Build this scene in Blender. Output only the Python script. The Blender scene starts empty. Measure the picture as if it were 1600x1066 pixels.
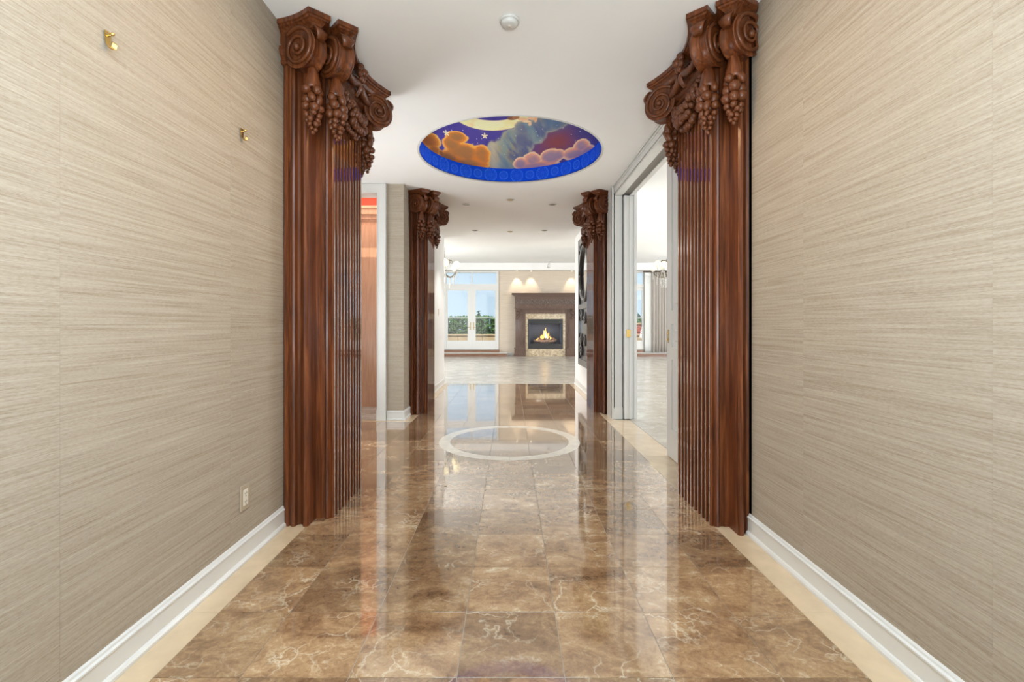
import bpy, bmesh, math, random
from mathutils import Vector, Matrix
random.seed(7)
PI = math.pi
sc = bpy.context.scene
col = sc.collection

# All plan dimensions below are in survey units (camera 1.25 units above the floor);
# U turns them into metres (camera 1.0 m above the floor, 12 inch floor tiles).
U = 0.8

# ------------------------------------------------------------------ camera
cam_d = bpy.data.cameras.new('camera')
cam = bpy.data.objects.new('camera', cam_d); col.objects.link(cam)
cam.location = (0, 0, 1.25 * U); cam.rotation_euler = (PI / 2, 0, 0)
cam_d.sensor_width = 36; cam_d.lens = 741 / 1600 * 36
cam_d.shift_x = 4 / 1600; cam_d.shift_y = -25 / 1600
cam_d.clip_start = 0.02; cam_d.clip_end = 400
sc.camera = cam

# ------------------------------------------------------------------ world, sun, area lights, exposure
sc.view_settings.view_transform = 'Standard'
sc.view_settings.look = 'None'
sc.view_settings.exposure = 0.40
sc.view_settings.gamma = 1.0
sc.view_settings.use_curve_mapping = False
sc.cycles.use_denoising = True
sc.cycles.max_bounces = 10
sc.cycles.diffuse_bounces = 5
sc.cycles.glossy_bounces = 5
sc.cycles.transmission_bounces = 8
sc.cycles.sample_clamp_indirect = 6.0
sc.cycles.caustics_reflective = False
sc.cycles.caustics_refractive = False

w = bpy.data.worlds.new('sky'); sc.world = w; w.use_nodes = True
nt = w.node_tree; nt.nodes.clear()
out = nt.nodes.new('ShaderNodeOutputWorld'); bg = nt.nodes.new('ShaderNodeBackground')
tc = nt.nodes.new('ShaderNodeTexCoord'); sx = nt.nodes.new('ShaderNodeSeparateXYZ')
rp = nt.nodes.new('ShaderNodeValToRGB')
rp.color_ramp.elements[0].position = 0.0; rp.color_ramp.elements[0].color = (0.68, 0.86, 1.0, 1)
rp.color_ramp.elements[1].position = 0.6; rp.color_ramp.elements[1].color = (0.46, 0.68, 0.96, 1)
nt.links.new(tc.outputs['Generated'], sx.inputs[0]); nt.links.new(sx.outputs['Z'], rp.inputs[0])
nt.links.new(rp.outputs[0], bg.inputs[0]); bg.inputs[1].default_value = 0.76
nt.links.new(bg.outputs[0], out.inputs[0])

sun_d = bpy.data.lights.new('sun', 'SUN'); sun_d.energy = 3.0; sun_d.angle = 0.01; sun_d.color = (1, .95, .86)
sun = bpy.data.objects.new('sun', sun_d); col.objects.link(sun)
sun.rotation_euler = (math.radians(38), 0, math.radians(-20))

def area(name, loc, direction, sx_, sy_, power, color):
    d = bpy.data.lights.new(name, 'AREA'); d.shape = 'RECTANGLE'; d.size = sx_ * U; d.size_y = sy_ * U
    d.energy = power; d.color = color
    o = bpy.data.objects.new(name, d); col.objects.link(o)
    o.location = Vector(loc) * U
    o.rotation_euler = Vector(direction).to_track_quat('-Z', 'Y').to_euler()
    return o
# added area lights, out of view, brightening living room, dining room and vestibule
area('fill_living_left', (-5.7, 13.4, 2.2), (1, -.45, -.3), 5.4, 2.2, 255, (.96, .98, 1))
area('fill_living_right', (9.7, 13.6, 2.2), (-1, -.35, -.3), 5.4, 2.2, 255, (.96, .98, 1))
area('fill_dining_right', (9.7, 6.6, 1.5), (-1, 0, .2), 5.4, 2.4, 270, (.95, .98, 1))
area('fill_vestibule_left', (-3.25, 4.55, 1.0), (1, -.35, .8), 1.2, 1.4, 48, (.92, .97, 1))  # made-up light against the solid vestibule wall, no window there
# added fill behind the camera: one panel facing down, one facing up
area('fill_entry_down', (0, -.45, 3.09), (0, 0, -1), 1.6, 2.0, 66, (.60, .82, 1))
for sd_ in (-1, 1):   # added warm spots without fittings, to tint walls before the front pilasters
    d = bpy.data.lights.new('fill_wall_spot', 'SPOT'); d.energy = 58; d.color = (1, .64, .33); d.spot_size = math.radians(100); d.spot_blend = .9; d.shadow_soft_size = .16
    o = bpy.data.objects.new('fill_wall_spot', d); col.objects.link(o); o.location = Vector((-.25 * sd_, 2.1, 3.07)) * U; o.rotation_euler = (0, math.radians(-46) * sd_, 0)
area('fill_entry_up', (0, -1.0, 1.2), (0, .5, 1), 1.2, 1.2, 82, (.80, .92, 1))  # added upward fill, no lamp stands there

# ------------------------------------------------------------------ materials
def mat_new(name):
    m = bpy.data.materials.new(name); m.use_nodes = True
    n = m.node_tree.nodes; l = m.node_tree.links
    b = n['Principled BSDF']
    return m, n, l, b

def simple(name, c, rough=.5, metal=0, spec=.5, coat=0, noise=0, nscale=20, bump=0):
    m, n, l, b = mat_new(name)
    b.inputs['Base Color'].default_value = (*c, 1); b.inputs['Roughness'].default_value = rough
    b.inputs['Metallic'].default_value = metal; b.inputs['Specular IOR Level'].default_value = spec
    b.inputs['Coat Weight'].default_value = coat
    if noise or bump:
        t = n.new('ShaderNodeTexCoord'); nz = n.new('ShaderNodeTexNoise'); nz.inputs['Scale'].default_value = nscale
        nz.inputs['Detail'].default_value = 4
        l.new(t.outputs['Object'], nz.inputs['Vector'])
        if noise:
            r = n.new('ShaderNodeValToRGB')
            r.color_ramp.elements[0].position = .3; r.color_ramp.elements[1].position = .7
            r.color_ramp.elements[0].color = (*[x * (1 - noise) for x in c], 1)
            r.color_ramp.elements[1].color = (*[min(1, x * (1 + noise)) for x in c], 1)
            l.new(nz.outputs[0], r.inputs[0]); l.new(r.outputs[0], b.inputs['Base Color'])
        if bump:
            bp = n.new('ShaderNodeBump'); bp.inputs['Strength'].default_value = bump; bp.inputs['Distance'].default_value = .004
            l.new(nz.outputs[0], bp.inputs['Height']); l.new(bp.outputs[0], b.inputs['Normal'])
    return m

def emis(name, c, s):
    m, n, l, b = mat_new(name)
    b.inputs['Base Color'].default_value = (*c, 1)
    b.inputs['Emission Color'].default_value = (*c, 1); b.inputs['Emission Strength'].default_value = s
    return m

def ramp(n, stops):
    r = n.new('ShaderNodeValToRGB'); e = r.color_ramp.elements
    while len(e) < len(stops): e.new(.5)
    for q, (p, c) in zip(e, stops): q.position = p; q.color = (*c, 1)
    return r

def grasscloth(name, c0, c1, c2, fine=230):
    m, n, l, b = mat_new(name)
    g = n.new('ShaderNodeNewGeometry'); oi = n.new('ShaderNodeObjectInfo')
    ofs = n.new('ShaderNodeVectorMath'); ofs.operation = 'SCALE'; ofs.inputs[0].default_value = (3, 7, 1.3)
    l.new(oi.outputs['Random'], ofs.inputs['Scale'])
    ad = n.new('ShaderNodeVectorMath'); ad.operation = 'ADD'
    l.new(g.outputs['Position'], ad.inputs[0]); l.new(ofs.outputs[0], ad.inputs[1])
    def streak(sc_, zsc, det):
        mp = n.new('ShaderNodeMapping'); mp.inputs['Scale'].default_value = (sc_, sc_, zsc)
        l.new(ad.outputs[0], mp.inputs['Vector'])
        z = n.new('ShaderNodeTexNoise'); z.inputs['Scale'].default_value = 1; z.inputs['Detail'].default_value = det
        z.inputs['Roughness'].default_value = .65
        l.new(mp.outputs[0], z.inputs['Vector']); return z
    s1 = streak(3.0, fine, 4); s2 = streak(1.6, 90, 4); s3 = streak(70, 500, 2)
    mx = n.new('ShaderNodeMath'); mx.operation = 'MULTIPLY_ADD'; mx.inputs[1].default_value = .5
    l.new(s1.outputs[0], mx.inputs[0])
    m2 = n.new('ShaderNodeMath'); m2.operation = 'MULTIPLY_ADD'; m2.inputs[1].default_value = .2
    l.new(s2.outputs[0], m2.inputs[0])
    m3 = n.new('ShaderNodeMath'); m3.operation = 'MULTIPLY'; m3.inputs[1].default_value = .3
    l.new(s3.outputs[0], m3.inputs[0]); l.new(m3.outputs[0], m2.inputs[2]); l.new(m2.outputs[0], mx.inputs[2])
    r = ramp(n, [(.37, c0), (.5, c1), (.64, c2)])
    l.new(mx.outputs[0], r.inputs[0]); l.new(r.outputs[0], b.inputs['Base Color'])
    b.inputs['Roughness'].default_value = .75; b.inputs['Specular IOR Level'].default_value = .25
    bp = n.new('ShaderNodeBump'); bp.inputs['Strength'].default_value = .25; bp.inputs['Distance'].default_value = .002
    l.new(mx.outputs[0], bp.inputs['Height']); l.new(bp.outputs[0], b.inputs['Normal'])
    return m

def marble(name, dark, mid, gold, vein, rough=.09, scale=1.0, offset=True, coat=1.0, tint=.25):
    m, n, l, b = mat_new(name)
    t = n.new('ShaderNodeTexCoord'); oi = n.new('ShaderNodeObjectInfo')
    ad = n.new('ShaderNodeVectorMath'); ad.operation = 'ADD'
    ofs = n.new('ShaderNodeVectorMath'); ofs.operation = 'SCALE'; ofs.inputs[0].default_value = (37, 53, 91)
    l.new(oi.outputs['Random'], ofs.inputs['Scale'])
    l.new(t.outputs['Object'], ad.inputs[0])
    if offset: l.new(ofs.outputs[0], ad.inputs[1])
    # cloudy ground, streaked a little along one direction
    mp = n.new('ShaderNodeMapping'); mp.inputs['Scale'].default_value = (5 * scale, 8 * scale, 6 * scale)
    mp.inputs['Rotation'].default_value = (0, 0, .5)
    l.new(ad.outputs[0], mp.inputs['Vector'])
    n1 = n.new('ShaderNodeTexNoise'); n1.inputs['Scale'].default_value = 1; n1.inputs['Detail'].default_value = 9
    n1.inputs['Roughness'].default_value = .66; n1.inputs['Distortion'].default_value = .8
    l.new(mp.outputs[0], n1.inputs['Vector'])
    n4 = n.new('ShaderNodeTexNoise'); n4.inputs['Scale'].default_value = 38 * scale; n4.inputs['Detail'].default_value = 8
    n4.inputs['Roughness'].default_value = .75; n4.inputs['Distortion'].default_value = 1.2
    l.new(ad.outputs[0], n4.inputs['Vector'])
    mm = n.new('ShaderNodeMath'); mm.operation = 'MULTIPLY_ADD'; mm.inputs[1].default_value = .62
    m5 = n.new('ShaderNodeMath'); m5.operation = 'MULTIPLY'; m5.inputs[1].default_value = .40
    l.new(n4.outputs[0], m5.inputs[0]); l.new(n1.outputs[0], mm.inputs[0]); l.new(m5.outputs[0], mm.inputs[2])
    r1 = ramp(n, [(.36, dark), (.48, mid), (.58, gold), (.70, vein)])
    l.new(mm.outputs[0], r1.inputs[0])
    # fine crackle veins
    nw = n.new('ShaderNodeTexNoise'); nw.inputs['Scale'].default_value = 7 * scale; nw.inputs['Detail'].default_value = 5
    l.new(ad.outputs[0], nw.inputs['Vector'])
    wv = n.new('ShaderNodeVectorMath'); wv.operation = 'MULTIPLY_ADD'; wv.inputs[1].default_value = (.34, .34, .34)
    l.new(nw.outputs['Color'], wv.inputs[0]); l.new(ad.outputs[0], wv.inputs[2])
    vo = n.new('ShaderNodeTexVoronoi'); vo.feature = 'DISTANCE_TO_EDGE'; vo.inputs['Scale'].default_value = 6.5 * scale
    l.new(wv.outputs[0], vo.inputs['Vector'])
    r2 = ramp(n, [(0.0, (.9, .9, .9)), (.012, (.4, .4, .4)), (.045, (0, 0, 0))])
    l.new(vo.outputs['Distance'], r2.inputs[0])
    n3 = n.new('ShaderNodeTexNoise'); n3.inputs['Scale'].default_value = 4 * scale; n3.inputs['Detail'].default_value = 3
    l.new(ad.outputs[0], n3.inputs['Vector'])
    r3 = ramp(n, [(.47, (0, 0, 0)), (.68, (1, 1, 1))]); l.new(n3.outputs[0], r3.inputs[0])
    mu = n.new('ShaderNodeMath'); mu.operation = 'MULTIPLY'
    l.new(r2.outputs[0], mu.inputs[0]); l.new(r3.outputs[0], mu.inputs[1])
    mix = n.new('ShaderNodeMix'); mix.data_type = 'RGBA'
    l.new(mu.outputs[0], mix.inputs['Factor']); l.new(r1.outputs[0], mix.inputs['A']); mix.inputs['B'].default_value = (*vein, 1)
    # each slab a little lighter or darker
    hs = n.new('ShaderNodeHueSaturation')
    mr = n.new('ShaderNodeMapRange'); mr.inputs['To Min'].default_value = 1 - tint; mr.inputs['To Max'].default_value = 1 + tint
    l.new(oi.outputs['Random'], mr.inputs['Value'])
    if offset: l.new(mr.outputs[0], hs.inputs['Value'])
    l.new(mix.outputs['Result'], hs.inputs['Color']); l.new(hs.outputs[0], b.inputs['Base Color'])
    b.inputs['Roughness'].default_value = rough; b.inputs['Coat Weight'].default_value = coat
    b.inputs['Coat Roughness'].default_value = .035; b.inputs['Coat IOR'].default_value = 1.8; b.inputs['Specular IOR Level'].default_value = .6
    return m

def woodmat(name, dark, mid, light, rough=.28, coat=.5, gscale=1.0, vertical=True):
    m, n, l, b = mat_new(name)
    t = n.new('ShaderNodeTexCoord'); oi = n.new('ShaderNodeObjectInfo')
    ofs = n.new('ShaderNodeVectorMath'); ofs.operation = 'SCALE'; ofs.inputs[0].default_value = (11, 5, 3)
    l.new(oi.outputs['Random'], ofs.inputs['Scale'])
    ad = n.new('ShaderNodeVectorMath'); ad.operation = 'ADD'
    l.new(t.outputs['Object'], ad.inputs[0]); l.new(ofs.outputs[0], ad.inputs[1])
    mp = n.new('ShaderNodeMapping')
    mp.inputs['Scale'].default_value = (60 * gscale, 60 * gscale, 3 * gscale) if vertical else (3 * gscale, 60 * gscale, 60 * gscale)
    l.new(ad.outputs[0], mp.inputs['Vector'])
    z = n.new('ShaderNodeTexNoise'); z.inputs['Scale'].default_value = 1; z.inputs['Detail'].default_value = 6
    z.inputs['Roughness'].default_value = .6; z.inputs['Distortion'].default_value = .6
    l.new(mp.outputs[0], z.inputs['Vector'])
    r = ramp(n, [(.28, dark), (.5, mid), (.72, light)])
    l.new(z.outputs[0], r.inputs[0]); l.new(r.outputs[0], b.inputs['Base Color'])
    b.inputs['Roughness'].default_value = rough; b.inputs['Coat Weight'].default_value = coat
    b.inputs['Coat Roughness'].default_value = .12; b.inputs['Specular IOR Level'].default_value = .35
    bp = n.new('ShaderNodeBump'); bp.inputs['Strength'].default_value = .15; bp.inputs['Distance'].default_value = .002
    l.new(z.outputs[0], bp.inputs['Height']); l.new(bp.outputs[0], b.inputs['Normal'])
    return m

M = {}
M['wallpaper'] = grasscloth('grasscloth', (.28, .222, .162), (.376, .321, .252), (.455, .40, .325))
M['paper_far'] = grasscloth('grasscloth_living', (.50, .42, .33), (.62, .53, .43), (.68, .60, .50), 120)
M['white'] = simple('white_trim_paint', (.66, .655, .63), .35)
M['wallwhite'] = simple('white_wall_paint', (.80, .79, .77), .6, noise=.02, nscale=3)
M['ceiling'] = simple('ceiling_paint', (.88, .88, .87), .8, noise=.015, nscale=2)
M['tile'] = marble('brown_marble', (.14, .074, .036), (.28, .165, .086), (.42, .27, .142), (.72, .62, .46))
M['living_stone'] = marble('living_room_marble', (.30, .265, .22), (.42, .38, .32), (.52, .48, .42), (.74, .70, .63), .24, .6, False, .0)
M['grout'] = simple('grout', (.40, .36, .30), .8, spec=.1)
M['travertine'] = simple('cream_travertine', (.62, .48, .32), .16, coat=.2, noise=.10, nscale=9)
M['ring'] = simple('pale_stone_ring', (.70, .64, .54), .12, coat=.3, noise=.08, nscale=14)
M['wood'] = woodmat('carved_oak', (.034, .009, .0035), (.115, .030, .008), (.225, .068, .020), .36, .1)
M['woodgloss'] = woodmat('polished_fillet_oak', (.042, .012, .005), (.125, .036, .0115), (.235, .078, .025), .10, 1.0)
M['woodgloss'].node_tree.nodes['Principled BSDF'].inputs['Coat IOR'].default_value = 2.0
M['woodgloss'].node_tree.nodes['Principled BSDF'].inputs['Coat Roughness'].default_value = .05
M['woodcarve'] = simple('carved_oak_detail', (.118, .034, .0105), .36, spec=.35, coat=.1, noise=.35, nscale=30)
M['mantelwood'] = woodmat('mantel_walnut', (.06, .032, .022), (.115, .065, .045), (.17, .10, .07), .35, .3)
M['mantelcarve'] = simple('mantel_carving', (.15, .12, .10), .5, noise=.6, nscale=40)
M['cabinet'] = woodmat('cabinet_oak', (.40, .20, .11), (.50, .26, .15), (.58, .32, .19), .4, .2)
M['brass'] = simple('brass', (.72, .50, .17), .22, metal=1)
M['bronze'] = simple('dark_bronze', (.16, .12, .07), .35, metal=1)
M['dullbrass'] = simple('dull_brass', (.50, .40, .22), .35, metal=1)
M['black'] = simple('black_metal', (.02, .02, .022), .35)
M['iron'] = simple('dark_carved_wood', (.035, .03, .03), .3, coat=.4, noise=.4, nscale=40)
M['plate'] = simple('outlet_ivory', (.74, .68, .58), .4)
M['socket'] = simple('outlet_dark_slot', (.05, .045, .04), .5)
M['tanplate'] = simple('papered_plate', (.40, .325, .24), .5)
M['red'] = simple('red_wall_paint', (.62, .07, .02), .6, noise=.06, nscale=4)
M['glassy'] = None
m, n, l, b = mat_new('window_glass')
n.clear(); o_ = n.new('ShaderNodeOutputMaterial'); tr = n.new('ShaderNodeBsdfTransparent'); gl = n.new('ShaderNodeBsdfGlossy')
gl.inputs['Roughness'].default_value = .02; mxs = n.new('ShaderNodeMixShader'); mxs.inputs[0].default_value = .05
tr.inputs[0].default_value = (.97, .98, .98, 1)
l.new(tr.outputs[0], mxs.inputs[1]); l.new(gl.outputs[0], mxs.inputs[2]); l.new(mxs.outputs[0], o_.inputs[0])
M['glass'] = m
m, n, l, b = mat_new('crystal')
b.inputs['Base Color'].default_value = (.62, .61, .58, 1); b.inputs['Roughness'].default_value = .05
b.inputs['Transmission Weight'].default_value = .15; b.inputs['IOR'].default_value = 1.5
M['crystal'] = m
M['shade'] = emis('lit_lamp_shade', (1.0, .90, .62), .35)
M['lampwarm'] = emis('lit_spot_lens', (1.0, .86, .62), 6)
M['lens'] = simple('recessed_lamp_reflector', (.55, .50, .42), .15, metal=1)
M['flame'] = emis('flame', (1.0, .50, .10), 1.6)
M['flamecore'] = emis('flame_core', (1.0, .80, .42), 2.0)
M['log'] = simple('fire_log', (.34, .22, .16), .8, noise=.5, nscale=14, bump=.5)
M['firebrick'] = simple('firebox_lining', (.14, .15, .19), .5)
M['granite'] = marble('gold_granite', (.10, .08, .06), (.42, .32, .20), (.62, .50, .33), (.80, .72, .58), .1, 3.0, False)
M['drape'] = simple('taupe_drape', (.44, .40, .36), .8)
M['sheer'] = simple('white_sheer', (.85, .85, .83), .8)
M['stepwood'] = woodmat('step_oak', (.12, .06, .035), (.20, .10, .06), (.28, .16, .1), .3, .3, 1, False)
M['stone_par'] = simple('sandstone_parapet', (.62, .45, .27), .7, noise=.12, nscale=3)
M['terrace'] = simple('terrace_paving', (.5, .46, .4), .7, noise=.1, nscale=3)
M['leaf'] = simple('hedge_leaf', (.11, .23, .06), .55, noise=.5, nscale=6)
M['leaf2'] = simple('conifer_leaf', (.03, .075, .04), .6, noise=.4, nscale=4)
M['ground'] = simple('far_ground', (.10, .15, .06), .9, noise=.3, nscale=1)
M['brickred'] = simple('red_chimney_brick', (.55, .13, .09), .7, noise=.2, nscale=8)
M['bark'] = simple('bark', (.10, .06, .04), .9)

# ------------------------------------------------------------------ builders
ORI = {}
class MB:
    def __init__(s): s.v = []; s.f = []; s.sm = []
    def add(s, vs, fs, smooth=False):
        k = len(s.v); s.v += [tuple(p) for p in vs]; s.f += [tuple(i + k for i in f) for f in fs]; s.sm += [smooth] * len(fs)
        return s
    def box(s, x0, x1, y0, y1, z0, z1):
        return s.add([(x, y, z) for z in (z0, z1) for y in (y0, y1) for x in (x0, x1)],
                     [(0, 2, 3, 1), (4, 5, 7, 6), (0, 1, 5, 4), (2, 6, 7, 3), (0, 4, 6, 2), (1, 3, 7, 5)])
    def prism(s, poly, z0, z1, smooth=False):
        n = len(poly)
        return s.loft([[(x, y, z0) for x, y in poly], [(x, y, z1) for x, y in poly]], smooth)
    def loft(s, rings, smooth=False, cap=True, closed=True):
        n = len(rings[0]); vs = [p for r in rings for p in r]; fs = []
        for j in range(len(rings) - 1):
            for i in range(n if closed else n - 1):
                a = j * n + i; b2 = j * n + (i + 1) % n
                fs.append((a, b2, b2 + n, a + n))
        k = len(s.v); s.add(vs, fs, smooth)
        if cap:
            s.f.append(tuple(range(k + n - 1, k - 1, -1))); s.sm.append(False)
            e = k + (len(rings) - 1) * n
            s.f.append(tuple(range(e, e + n))); s.sm.append(False)
        return s
    def tube(s, pts, rad, seg=8, smooth=True):
        pts = [Vector(p) for p in pts]; n = len(pts)
        if not isinstance(rad, (list, tuple)): rad = [rad] * n
        rings = []; up = None
        for i, p in enumerate(pts):
            t = (pts[min(i + 1, n - 1)] - pts[max(i - 1, 0)]).normalized()
            if up is None:
                up = Vector((0, 0, 1)) if abs(t.z) < .9 else Vector((1, 0, 0))
            a = t.cross(up).normalized(); bb = a.cross(t).normalized(); up = bb
            rings.append([tuple(p + (a * math.cos(q) + bb * math.sin(q)) * rad[i]) for q in [2 * PI * k / seg for k in range(seg)]])
        return s.loft(rings, smooth)
    def lathe(s, cx, cy, prof, seg=24, smooth=True):
        return s.loft([[(cx + r * math.cos(2 * PI * k / seg), cy + r * math.sin(2 * PI * k / seg), z) for k in range(seg)] for r, z in prof], smooth)
    def ell(s, c, r, seg=8, rings=5):
        c = Vector(c); rr = r if isinstance(r, (list, tuple)) else (r, r, r)
        R = []
        for j in range(rings + 1):
            ph = -PI / 2 + PI * (j + .0001 if j == 0 else (j - .0001 if j == rings else j)) / rings
            R.append([(c.x + rr[0] * math.cos(ph) * math.cos(2 * PI * k / seg), c.y + rr[1] * math.cos(ph) * math.sin(2 * PI * k / seg),
                       c.z + rr[2] * math.sin(ph)) for k in range(seg)])
        return s.loft(R, True)
    def mesh(s, name, origin=(0, 0, 0), recalc=True):
        o = Vector(origin)
        me = bpy.data.meshes.new(name)
        me.from_pydata([tuple((Vector(p) - o) * U) for p in s.v], [], s.f)
        me.polygons.foreach_set('use_smooth', s.sm)
        if recalc:
            bm = bmesh.new(); bm.from_mesh(me); bmesh.ops.recalc_face_normals(bm, faces=bm.faces[:]); bm.to_mesh(me); bm.free()
        me.update(); return me
    def build(s, name, mat, parent=None, origin=None):
        o0 = ORI[parent.name] if parent else (origin or (0, 0, 0))
        me = s.mesh(name, o0); me.materials.append(M[mat] if isinstance(mat, str) else mat)
        return link(name, me, parent, o0)

def link(name, me, parent=None, o0=(0, 0, 0), at=None):
    ob = bpy.data.objects.new(name, me); col.objects.link(ob)
    if parent:
        ob.parent = parent; p = ORI[parent.name]
        ob.location = (Vector(at) - Vector(p)) * U if at is not None else (0, 0, 0)
        ORI[ob.name] = Vector(at) if at is not None else Vector(p)
    else:
        loc = Vector(at) if at is not None else Vector(o0)
        ob.location = loc * U; ORI[ob.name] = loc
    return ob
def thing(name, loc, label, cat, group=None):
    e = bpy.data.objects.new(name, None); col.objects.link(e); e.empty_display_size = .1
    e.location = Vector(loc) * U; ORI[e.name] = Vector(loc)
    return tag(e, label, cat, group)
def tag(o, label, cat, group=None):
    o['label'] = label; o['category'] = cat
    if group: o['group'] = group
    return o
def struct(o, label=None):
    o['kind'] = 'structure'
    if label: o['label'] = label
    return o
def kids(o): return list(o.children)
def copy_tree(o, parent=None, shift=None):
    c = o.copy(); col.objects.link(c)
    if parent: c.parent = parent
    else: c.location = o.location + Vector(shift) * U
    ORI[c.name] = ORI[o.name] + Vector(shift)
    for k in kids(o): copy_tree(k, c, shift)
    return c
def smooth_box(mb, x0, x1, y0, y1, z0, z1, r=.006):
    """box with chamfered vertical and horizontal edges"""
    pl = lambda i: [(x0 + i, y0 + r), (x0 + r, y0 + i), (x1 - r, y0 + i), (x1 - i, y0 + r), (x1 - i, y1 - r), (x1 - r, y1 - i), (x0 + r, y1 - i), (x0 + i, y1 - r)]
    return mb.loft([[(x, y, z0) for x, y in pl(r)], [(x, y, z0 + r) for x, y in pl(0)], [(x, y, z1 - r) for x, y in pl(0)], [(x, y, z1) for x, y in pl(r)]])

H = 3.106          # hall ceiling
HL = 3.69          # living room ceiling
# ------------------------------------------------------------------ floor
fl = MB().box(-6.2, 10, -3.2, 19.3, -.25, -.003).build('floor', 'grout'); struct(fl, 'polished brown marble tiled floor')
TILES = {}
def tile_mesh(wd, dp, mat, th=.012, ch=.0003):
    key = (round(wd, 3), round(dp, 3), mat)
    if key not in TILES:
        mb = MB(); a, b2 = wd / 2, dp / 2
        mb.loft([[(-a, -b2, -th), (a, -b2, -th), (a, b2, -th), (-a, b2, -th)], [(-a, -b2, -ch), (a, -b2, -ch), (a, b2, -ch), (-a, b2, -ch)],
                 [(-a + ch, -b2 + ch, 0), (a - ch, -b2 + ch, 0), (a - ch, b2 - ch, 0), (-a + ch, b2 - ch, 0)]])
        me = mb.mesh('tile'); me.materials.append(M[mat]); TILES[key] = me
    return TILES[key]
G = .0026
T = .3838
def lay(x0, x1, y0, y1, mat='tile', name='tile'):
    me = tile_mesh(x1 - x0 - G, y1 - y0 - G, mat)
    return link(name, me, fl, at=((x0 + x1) / 2, (y0 + y1) / 2, 0))
xs = [-1.262] + [.1968 + T * i for i in range(-3, 3)] + [1.272]
ys = [1.680 + T * n_ for n_ in range(-3, 22)] + [10.05]
for j in range(len(ys) - 1):
    for i in range(len(xs) - 1):
        lay(xs[i], xs[i + 1], ys[j], ys[j + 1])
MB().box(-1.262, 1.272, -3.0, ys[0] - G, -.012, 0).build('tile_field', 'tile', fl)
# tiles of the left vestibule
vx = [-1.262 - T * k for k in range(0, 6)]
vy = [y for y in ys if 3.9 < y < 6.0] ; vy = [3.87] + vy + [6.125]
for j in range(len(vy) - 1):
    for i in range(len(vx) - 1):
        lay(vx[i + 1], vx[i], vy[j], vy[j + 1])
# cream travertine border strips
for (x0, x1) in ((-1.386, -1.262), (1.272, 1.412)):
    for (y0, y1) in ((-2.9, -.24), (-.24, .912), (.912, 2.064), (2.064, 3.86)):
        lay(x0, x1, y0, y1, 'travertine', 'border_strip')
for (x0, x1) in ((-3.2, -2.3), (-2.3, -1.39), (-1.39, -1.262)):
    lay(x0, x1, 6.125, 6.237, 'travertine', 'border_strip')
for (y0, y1) in ((6.237, 7.4), (7.4, 8.6), (8.6, 10.05)):
    lay(-1.39, -1.262, y0, y1, 'travertine', 'border_strip'); lay(1.272, 1.40, y0, y1, 'travertine', 'border_strip')
for (y0, y1) in ((3.86, 4.52), (4.52, 5.4), (5.4, 6.237)):
    lay(1.272, 1.585, y0, y1, 'travertine', 'border_strip')
# stone of the living and dining rooms
MB().box(-6.0, 9.8, 10.05 + G, 19.2, -.012, 0).build('living_floor_field', 'living_stone', fl)
MB().box(1.585 + G, 9.8, 3.0, 10.05, -.012, 0).build('dining_floor_field', 'living_stone', fl)
MB().box(-3.2, -1.6, 6.24, 9, -.012, 0).build('side_room_floor_field', 'living_stone', fl)
# pale ring laid in the centre of the hall, in segments
mb_seg = 8
for k in range(mb_seg):
    mb = MB(); a0, a1 = 2 * PI * k / mb_seg + .003, 2 * PI * (k + 1) / mb_seg - .003; N = 16
    ring = lambda z: [(.755 * math.cos(a0 + (a1 - a0) * q / N), 5.13 + .755 * math.sin(a0 + (a1 - a0) * q / N), z) for q in range(N + 1)] + \
                     [(.635 * math.cos(a1 - (a1 - a0) * q / N), 5.13 + .635 * math.sin(a1 - (a1 - a0) * q / N), z) for q in range(N + 1)]
    mb.loft([ring(-.004), ring(.0008)])
    mb.build('ring_segment', 'ring', fl)

# ------------------------------------------------------------------ walls
def paper_panels(wall, x, y_edges, side, z0=0.0, z1=H):
    for y0, y1 in zip(y_edges[:-1], y_edges[1:]):
        mb = MB(); t = .004
        xa, xb = (x - .02, x) if side < 0 else (x, x + .02)
        mb.box(xa, xb, y0 + .0002, y1 - .0002, z0, z1)
        mb.build('wallpaper_panel', 'wallpaper', wall)
wl = struct(MB().box(-1.62, -1.42, -3.0, 3.86, 0, H).build('wall_left', 'wallwhite'), 'left wall in beige grasscloth wallpaper')
paper_panels(wl, -1.41, [-3, -2.15, -1.24, -.33, .58, 1.488, 2.396, 3.3, 3.86], -1)
wr = struct(MB().box(1.445, 1.66, -3.0, 3.86, 0, H).build('wall_right', 'wallwhite'), 'right wall in beige grasscloth wallpaper')
paper_panels(wr, 1.435, [-3, -2.23, -1.32, -.41, .5, 1.409, 2.317, 3.22, 3.86], 1)
struct(MB().box(-1.62, 1.66, -3.2, -3.0, 0, H).build('wall_entry', 'wallwhite'))
# left vestibule and corridor
struct(MB().box(-3.4, -1.62, 3.72, 3.86, 0, H).build('wall_vestibule_near', 'wallwhite'))
struct(MB().box(-3.4, -3.3, 3.86, 9.1, 0, 3.6).build('wall_vestibule_left', 'wallwhite'))
wd = struct(MB().box(-1.734, -1.60, 6.25, 6.40, 0, H).box(-3.3, -2.72, 6.25, 6.4, 0, H).box(-2.72, -1.734, 6.25, 6.4, 2.99, H).build('wall_vestibule_far', 'wallwhite'), 'wall with a white cased doorway and beige grasscloth')
MB().box(-1.62, -1.391, 6.237, 6.26, 0, H).build('wallpaper_panel', 'wallpaper', wd)
cl = struct(MB().box(-1.60, -1.426, 6.26, 10.1, 0, H).build('wall_corridor_left', 'wallwhite'), 'pale left wall of the corridor')
MB().box(-1.425, -1.39, 6.26, 6.59, 0, H).build('wallpaper_panel', 'wallpaper', cl)
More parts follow.
